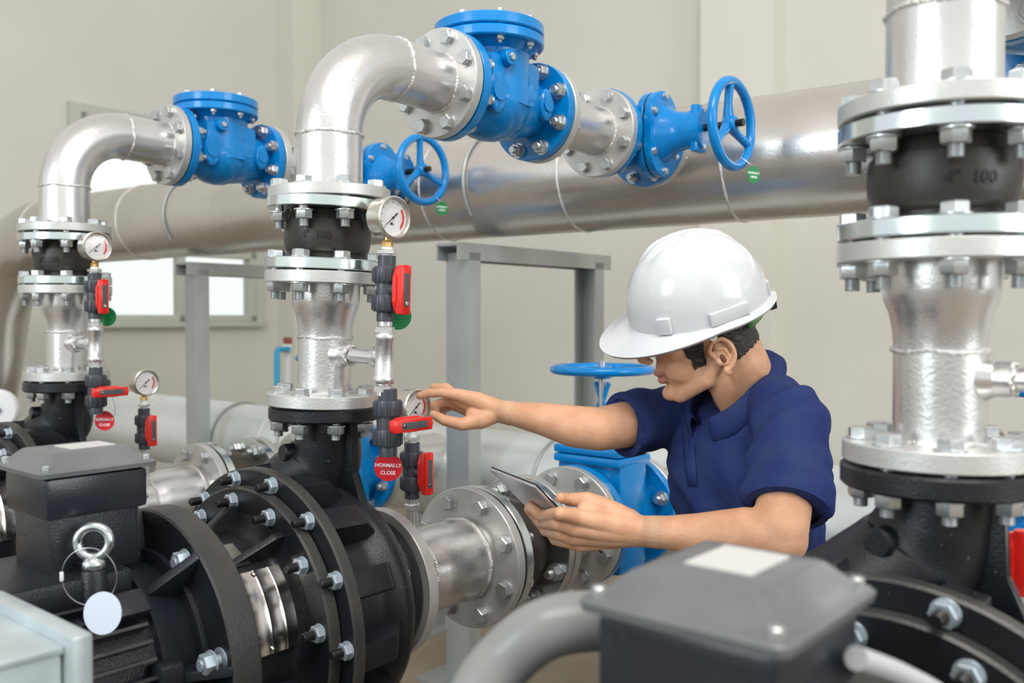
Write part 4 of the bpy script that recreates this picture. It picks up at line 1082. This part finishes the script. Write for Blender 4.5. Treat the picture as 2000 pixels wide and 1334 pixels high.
# hair: skin faces of the scalp region lifted outwards
bm = bmesh.new(); bm.from_mesh(head_me)
sel = []
def hair_depth(c):
    """signed measure of how far inside the hair line a point of the scalp lies"""
    n = noise.noise(Vector((c.x*140, c.y*140, c.z*60)))*.004
    back = min(-.012 - c.x + .25*(c.z+.02), c.z + .046 - .35*max(0, -.03-c.x))
    crown = min(c.z - .030, .07 - c.x)
    above = min(.03 - c.x, c.z - .012)
    side = min(c.x - .022, .050 + (c.z+.02)*.35 - c.x, c.z + .040) if abs(c.y) > .035 else -1
    return max(back, crown, above, side) + n
for f in bm.faces:
    if hair_depth(HI @ f.calc_center_median()) < 0: sel.append(f)
bmesh.ops.delete(bm, geom=sel, context='FACES')
for v in bm.verts:
    d_ = hair_depth(HI @ v.co)
    lc_ = HI @ v.co
    v.co += v.normal*(.0006 + min(.0020, max(0, d_)*.5) + .0016*abs(noise.noise(Vector((lc_.x*420, lc_.y*420, lc_.z*90)))))
hm = bpy.data.meshes.new('hair'); bm.to_mesh(hm); bm.free(); hm.shade_smooth()
pobj('hair', hm, hairm)
# eyebrow
for sg in (1, -1):
    MB().chain([h(.098, sg*.012, .044), h(.094, sg*.032, .048), h(.080, sg*.046, .042)], [.0035, .004, .002]).build('eyebrow', hairm, body, PL)

# polo shirt ---------------------------------------------------
sh = MB()
fw = Vector((-.78, -.62, 0)).normalized()     # chest direction
rt = Vector((.62, -.78, 0))                   # towards his left shoulder
SM = Matrix((rt, fw, Vector((0, 0, 1)))).transposed()
sh.ball(chest + Vector((0, 0, -.015)) - fw*.01, (.165, .116, .135), SM)
sh.ball(chest + Vector((0, 0, -.05)) - fw*.01, (.150, .112, .15), SM)
sh.ball(waist, (.128, .102, .15), SM)
sh.chain([chest + Vector((.02, -.01, -.02)), shL + Vector((-.01, .0, -.03))], [.09, .058])
sh.ball(hip + Vector((0, 0, .0)), (.155, .118, .13), SM)
sh.ball(W(1452, 808, 1.71), (.062, .060, .045), SM)
sh.chain([W(1494, 788, 1.68), W(1520, 792, 1.62), shL + Vector((-.01, .01, .0))], [.046, .056, .062])
sh.chain([W(1425, 812, 1.77), shR], [.048, .058])
cuL = lerp(shL, elL, .70) + Vector((.004, 0, 0)); cuR = lerp(shR, elR, .62) 
dL = (elL-shL).normalized(); dR = (elR-shR).normalized()
sh.chain([shL, lerp(shL, cuL, .6)], [.064, .062])
sh.tube([lerp(shL, cuL, .3), lerp(shL, cuL, .6), cuL, cuL + dL*.012], [.062, .064, .066, .065], 40)
sh.chain([shR, lerp(shR, cuR, .5)], [.060, .058])
sh.tube([lerp(shR, cuR, .2), lerp(shR, cuR, .6), cuR, cuR + dR*.012], [.058, .060, .062, .061], 40)
sm = remesh(sh, .0046, 6, .5)
# cloth folds: a few broad creases radiating from the armpits and along the sleeve
def folds(co): return 1.7*folds_(co)
def folds_(co):
    l = co - chest; a = l.dot(rt); b = l.z; c = l.dot(fw)
    f = 0
    f += .0045*math.sin((a*1.0 + b*.55)*62 + 2.5*noise.noise(co*7))*max(0, 1-abs(b+.07)/.15)*(1 if c > -.02 else .3)
    f += .0030*math.sin((b*1.0 - a*.8)*85 + 3*noise.noise(co*9))*max(0, 1-abs(a-.16)/.10)
    f += .0030*math.sin((b*1.3 + a)*70 + 3*noise.noise(co*9))*max(0, 1-abs(a+.17)/.10)
    f += .004*noise.noise(co*11) + .002*noise.noise(co*26)
    return f
nrm = [v.normal.copy() for v in sm.vertices]
for v, n in zip(sm.vertices, nrm): v.co += n*folds(v.co)
polo = pobj('polo_shirt', sm, shirtm)
# cuffs: ribbed bands
for c_, d_, r_ in ((cuL, dL, .0655), (cuR, dR, .0615)):
    M = M4(c_ , d_)
    MB().lathe([(r_-.012, .016), (r_+.0005, .015), (r_+.0015, .008), (r_+.0005, -.012), (r_-.0005, -.0125), (r_-.004, -.012)], M, 56).build('sleeve_cuff', shirtm, polo, PL)
# collar
def collar():
    mb = MB(); n = 48
    ax = Vector((-.58, -.30, .74)).normalized(); f0 = Vector((-.62, -.42, -.62)); f0 = (f0 - ax*f0.dot(ax)).normalized(); g0 = ax.cross(f0)
    cen = W(1418, 752, 1.685); rows = [[] for _ in range(6)]
    for i in range(n+1):
        a = math.radians(14 + i*332/n); ca, sa = math.cos(a), math.sin(a); fr = (ca+1)/2
        d = f0*ca + g0*sa; R_ = 1/math.sqrt((ca/.092)**2 + (sa/.068)**2)
        wv = .0015*math.sin(a*5)
        e = cen + d*R_
        wid = .036 + .014*max(0, fr-.75)*4
        rows[0].append(e - ax*.022 - d*.004); rows[1].append(e - d*.002); rows[2].append(e + ax*.002 + d*.003)
        rows[3].append(e - ax*.004 + d*.010); rows[4].append(e - ax*wid*.45 + d*(.021+wv)); rows[5].append(e - ax*wid*.95 + d*(.029+wv))
    mb.quadgrid(rows)
    o = mb.build('collar', shirtm, polo, PL, recalc=True, ang=60)
    s_ = o.modifiers.new('s', 'SOLIDIFY'); s_.thickness = .003; s_.offset = 0
    return o
collar()
# placket with buttons
def on_chest(a, z, push=.0):
    # ray onto the shirt surface
    return None
dgp = bpy.context.evaluated_depsgraph_get()
from mathutils.bvhtree import BVHTree
bv = BVHTree.FromPolygons([v.co + PL for v in sm.vertices], [list(p.vertices) for p in sm.polygons])
def hit(px, py):
    o_ = Vector((0, 0, H)); d_ = (W(px, py, 1.5)-o_).normalized(); r_ = bv.ray_cast(o_, d_)
    return r_[0], r_[1]
pl = MB(); rows = []
for x0, x1, y in ((1331, 1356, 806), (1333, 1357, 840), (1336, 1358, 880), (1340, 1361, 920), (1345, 1364, 950)):
    row = []
    for k in range(4):
        a_, n_ = hit(x0+(x1-x0)*k/3, y)
        if a_: row.append(a_ + n_*.0018)
    if len(row) == 4: rows.append(row)
if len(rows) > 1:
    pl.quadgrid(rows); o = pl.build('placket', shirtm, polo, PL); s_ = o.modifiers.new('s', 'SOLIDIFY'); s_.thickness = .002; s_.offset = 0
# trousers and shoes
tr = MB(); tr.ball(hip + Vector((0, 0, -.06)), (.150, .125, .12), SM)
for sg in (1, -1):
    hp_ = hip + Vector((.05*sg, -.02, -.06)); kn = Vector((hip.x-.12+.16*(sg > 0), hip.y-.16-.02*sg, .42)); an = Vector((hip.x-.0+.12*(sg > 0), hip.y+.12, .09))
    tr.chain([hp_, kn, an], [.095, .072, .062])
pobj('trousers', remesh(tr, .008, 4), trouserm)
for sg in (1, -1):
    an = Vector((hip.x-.0+.12*(sg > 0), hip.y+.12, .0)); s2 = MB(); s2.ball(an+Vector((-.035, -.06, .035)), (.045, .10, .035), Matrix.Rotation(math.radians(-35), 3, 'Z')); s2.ball(an+Vector((0, 0, .06)), (.045, .05, .05)); s2.box(an+Vector((-.03, -.05, .010)), (.085, .22, .02), Matrix.Rotation(math.radians(-35), 3, 'Z'), .005)
    pobj('shoe', remesh(s2, .006, 3), shoem)

# hard hat -------------------------------------------------------
HH = HM @ Matrix.Translation((-.004, -.004, .053)) @ Matrix.Rotation(math.radians(-14), 4, 'X') @ Matrix.Rotation(math.radians(0), 4, 'Y') @ Matrix.Scale(.955, 4)
def hat():
    mb = MB(); NA = 96; rows = []
    a_, b_, ht = .133, .114, .136
    def dome(phi, k):      # k 0 rim .. 1 top
        th = k*PI/2
        c_ = math.cos(th)**.86; s_ = math.sin(th)**.92
        x = a_*c_*math.cos(phi)*(1 if math.cos(phi) < 0 else .97); y = b_*c_*math.sin(phi); z = ht*s_
        # fore-and-aft ridges over the crown
        wgt = max(0, min(1, (k-.38)/.2))
        fade = max(0, min(1, (x+.095)/.03))*max(0, min(1, (.085-x)/.03))
        for y0 in (-.034, 0, .034):
            z += .0085*math.exp(-((y-y0)/.0085)**4)*wgt*fade
        return Vector((x, y, z))
    br = []
    for j, (ex, dz) in enumerate(((1.0, -.006), (.97, -.010), (.6, -.003), (.25, .0005))):
        row = []
        for i in range(NA):
            p = 2*PI*i/NA; cf = max(0, math.cos(p))
            w = .011 + .050*cf**1.1
            base = dome(p, 0); d = Vector((math.cos(p)*b_, math.sin(p)*a_, 0)).normalized()
            q = base + d*w*ex + Vector((0, 0, dz - .016*cf**2*ex - .004*(ex)))
            if j == 1: q = base + d*(w+.0015) + Vector((0, 0, -.004 - .016*cf**2 - .004))
            if j == 0: q = base + d*(w-.001) + Vector((0, 0, -.0085 - .016*cf**2 - .004))
            row.append(HH @ q)
        br.append(row)
    rows += br
    for k in range(0, 27): rows.append([HH @ dome(2*PI*i/NA, k/27*.995) for i in range(NA)])
    rows.append([HH @ (Vector((0, 0, ht + .0065)) + .0005*Vector((math.cos(2*PI*i/NA), math.sin(2*PI*i/NA), 0))) for i in range(NA)])
    mb.quadgrid(rows, True)
    o = mb.build('hard_hat', hatm, P, PL, ang=70)
    s_ = o.modifiers.new('s', 'SOLIDIFY'); s_.thickness = .0028; s_.offset = -1
    return o
hat_o = hat()
def hh(x, y, z): return HH @ Vector((x, y, z))
HHR = HH.to_3x3()
for sg in (1, -1):
    # accessory slots and rain channel bosses near the rim
    for phi, wd, hz, dep in ((48, .026, .030, .014), (100, .075, .024, .008), (157, .016, .026, .012)):
        p = math.radians(phi)*sg; n_ = Vector((math.cos(p)*.113, math.sin(p)*.132, 0)).normalized()
        pos = Vector((.130*math.cos(p), .112*math.sin(p), hz*.55 + .0))
        R_ = HHR @ frame(n_, (0, 0, 1))
        MB().box(hh(*(pos)), (hz, wd, dep), R_, .003).build('slot_boss', hatm, hat_o, PL)
    t_ = MB().lathe([(.0022, -.001), (.0068, -.001), (.0068, .001), (.0022, .001), (.0022, -.001)], HH @ M4((.018, sg*.124, -.014), (0, sg, 0)), 20)
    t_.build('strap_eyelet', hatm, hat_o, PL)
# ratchet band at the nape, green padding
sb = []
for i in range(17):
    a = math.radians(120 + i*120/16); sb.append((math.cos(a), math.sin(a)))
mb = MB(); mb.quadgrid([[hh(.124*c_, .104*s_, .0) for c_, s_ in sb], [hh(.123*c_, .103*s_, -.018) for c_, s_ in sb], [hh(.118*c_, .099*s_, -.036) for c_, s_ in sb]])
o = mb.build('sweatband', strapm, hat_o, PL); s_ = o.modifiers.new('s', 'SOLIDIFY'); s_.thickness = .005
mb = MB(); mb.box(hh(-.130, .012, -.022), (.014, .05, .026), HHR, .003); mb.box(hh(-.122, .035, -.020), (.014, .03, .014), HHR, .003)
mb.build('ratchet', blk, hat_o, PL)

# tablet ---------------------------------------------------------
TMx = Matrix((ex, ey, ez)).transposed()
tc_ = tA + ex*Lx/2 + ey*Ly/2
tb_ = bpy.data.objects.new('tablet_computer', None); C.objects.link(tb_); tb_.location = tc_
tag(tb_, 'thin black tablet with grey back held in the person\'s lower hand', 'tablet')
MB().box(tc_ - ez*.0012, (Lx, Ly, .0052), TMx, .002).build('back_shell', tabback, tb_, tc_)
MB().box(tc_ + ez*.0026, (Lx-.001, Ly-.001, .0030), TMx, .001).build('bezel', blk, tb_, tc_)
MB().box(tc_ + ez*.0042, (Lx-.016, Ly-.012, .0006), TMx).build('screen', screenm, tb_, tc_)

# ============================================================ light
wd = bpy.data.worlds.new('World'); bpy.context.scene.world = wd; wd.use_nodes = True
nt = wd.node_tree; N = nt.nodes; bg = N['Background']
tc = N.new('ShaderNodeTexCoord'); sx = N.new('ShaderNodeSeparateXYZ'); rp = N.new('ShaderNodeValToRGB')
mr = N.new('ShaderNodeMapRange'); mr.inputs[1].default_value = -1; mr.inputs[2].default_value = 1
nt.links.new(tc.outputs['Generated'], sx.inputs[0]); nt.links.new(sx.outputs['Z'], mr.inputs[0]); nt.links.new(mr.outputs[0], rp.inputs[0]); nt.links.new(rp.outputs[0], bg.inputs[0])
cr = rp.color_ramp; cr.elements[0].position = .46; cr.elements[0].color = (.30, .31, .29, 1); cr.elements[1].position = 1; cr.elements[1].color = (.62, .59, .55, 1)
e = cr.elements.new(.50); e.color = (.88, .95, .92, 1); e = cr.elements.new(.60); e.color = (.95, .99, .98, 1); e = cr.elements.new(.72); e.color = (.70, .68, .65, 1)
bg.inputs[1].default_value = 1.15
def area(name, loc, target, sx_, sy_, power, col=(1, 1, 1)):
    l = bpy.data.lights.new(name, 'AREA'); l.shape = 'RECTANGLE'; l.size = sx_; l.size_y = sy_; l.energy = power; l.color = col
    o = bpy.data.objects.new(name, l); C.objects.link(o); o.location = loc
    o.rotation_euler = (Vector(target)-Vector(loc)).to_track_quat('-Z', 'Y').to_euler(); return o
area('daylight_opening_right', (4.2, -1.6, 2.3), (.2, 1.9, 1.2), 2.2, 2.4, 105, (.93, .98, 1))
area('daylight_opening_left', (-3.6, -1.8, 2.4), (-.2, 1.9, 1.1), 1.6, 2.0, 95, (.82, .92, 1))
area('overhead_fill', (.3, -.6, 4.1), (.2, 2.2, .8), 2.6, 1.2, 115, (1, .97, .93))  # added lamp above the pumps for stronger light from overhead

# ============================================================ camera
cam = bpy.data.cameras.new('camera'); co = bpy.data.objects.new('camera', cam); C.objects.link(co)
cam.sensor_width = 36; cam.lens = F/2000*36; cam.clip_start = .02
co.location = (0, 0, H); co.rotation_euler = (PI/2-PITCH, 0, 0)
cam.dof.use_dof = True; cam.dof.focus_distance = 1.62; cam.dof.aperture_fstop = 4.1
sc = bpy.context.scene; sc.camera = co
sc.view_settings.view_transform = 'Standard'; sc.view_settings.look = 'None'; sc.view_settings.exposure = 0.04; sc.view_settings.gamma = 1
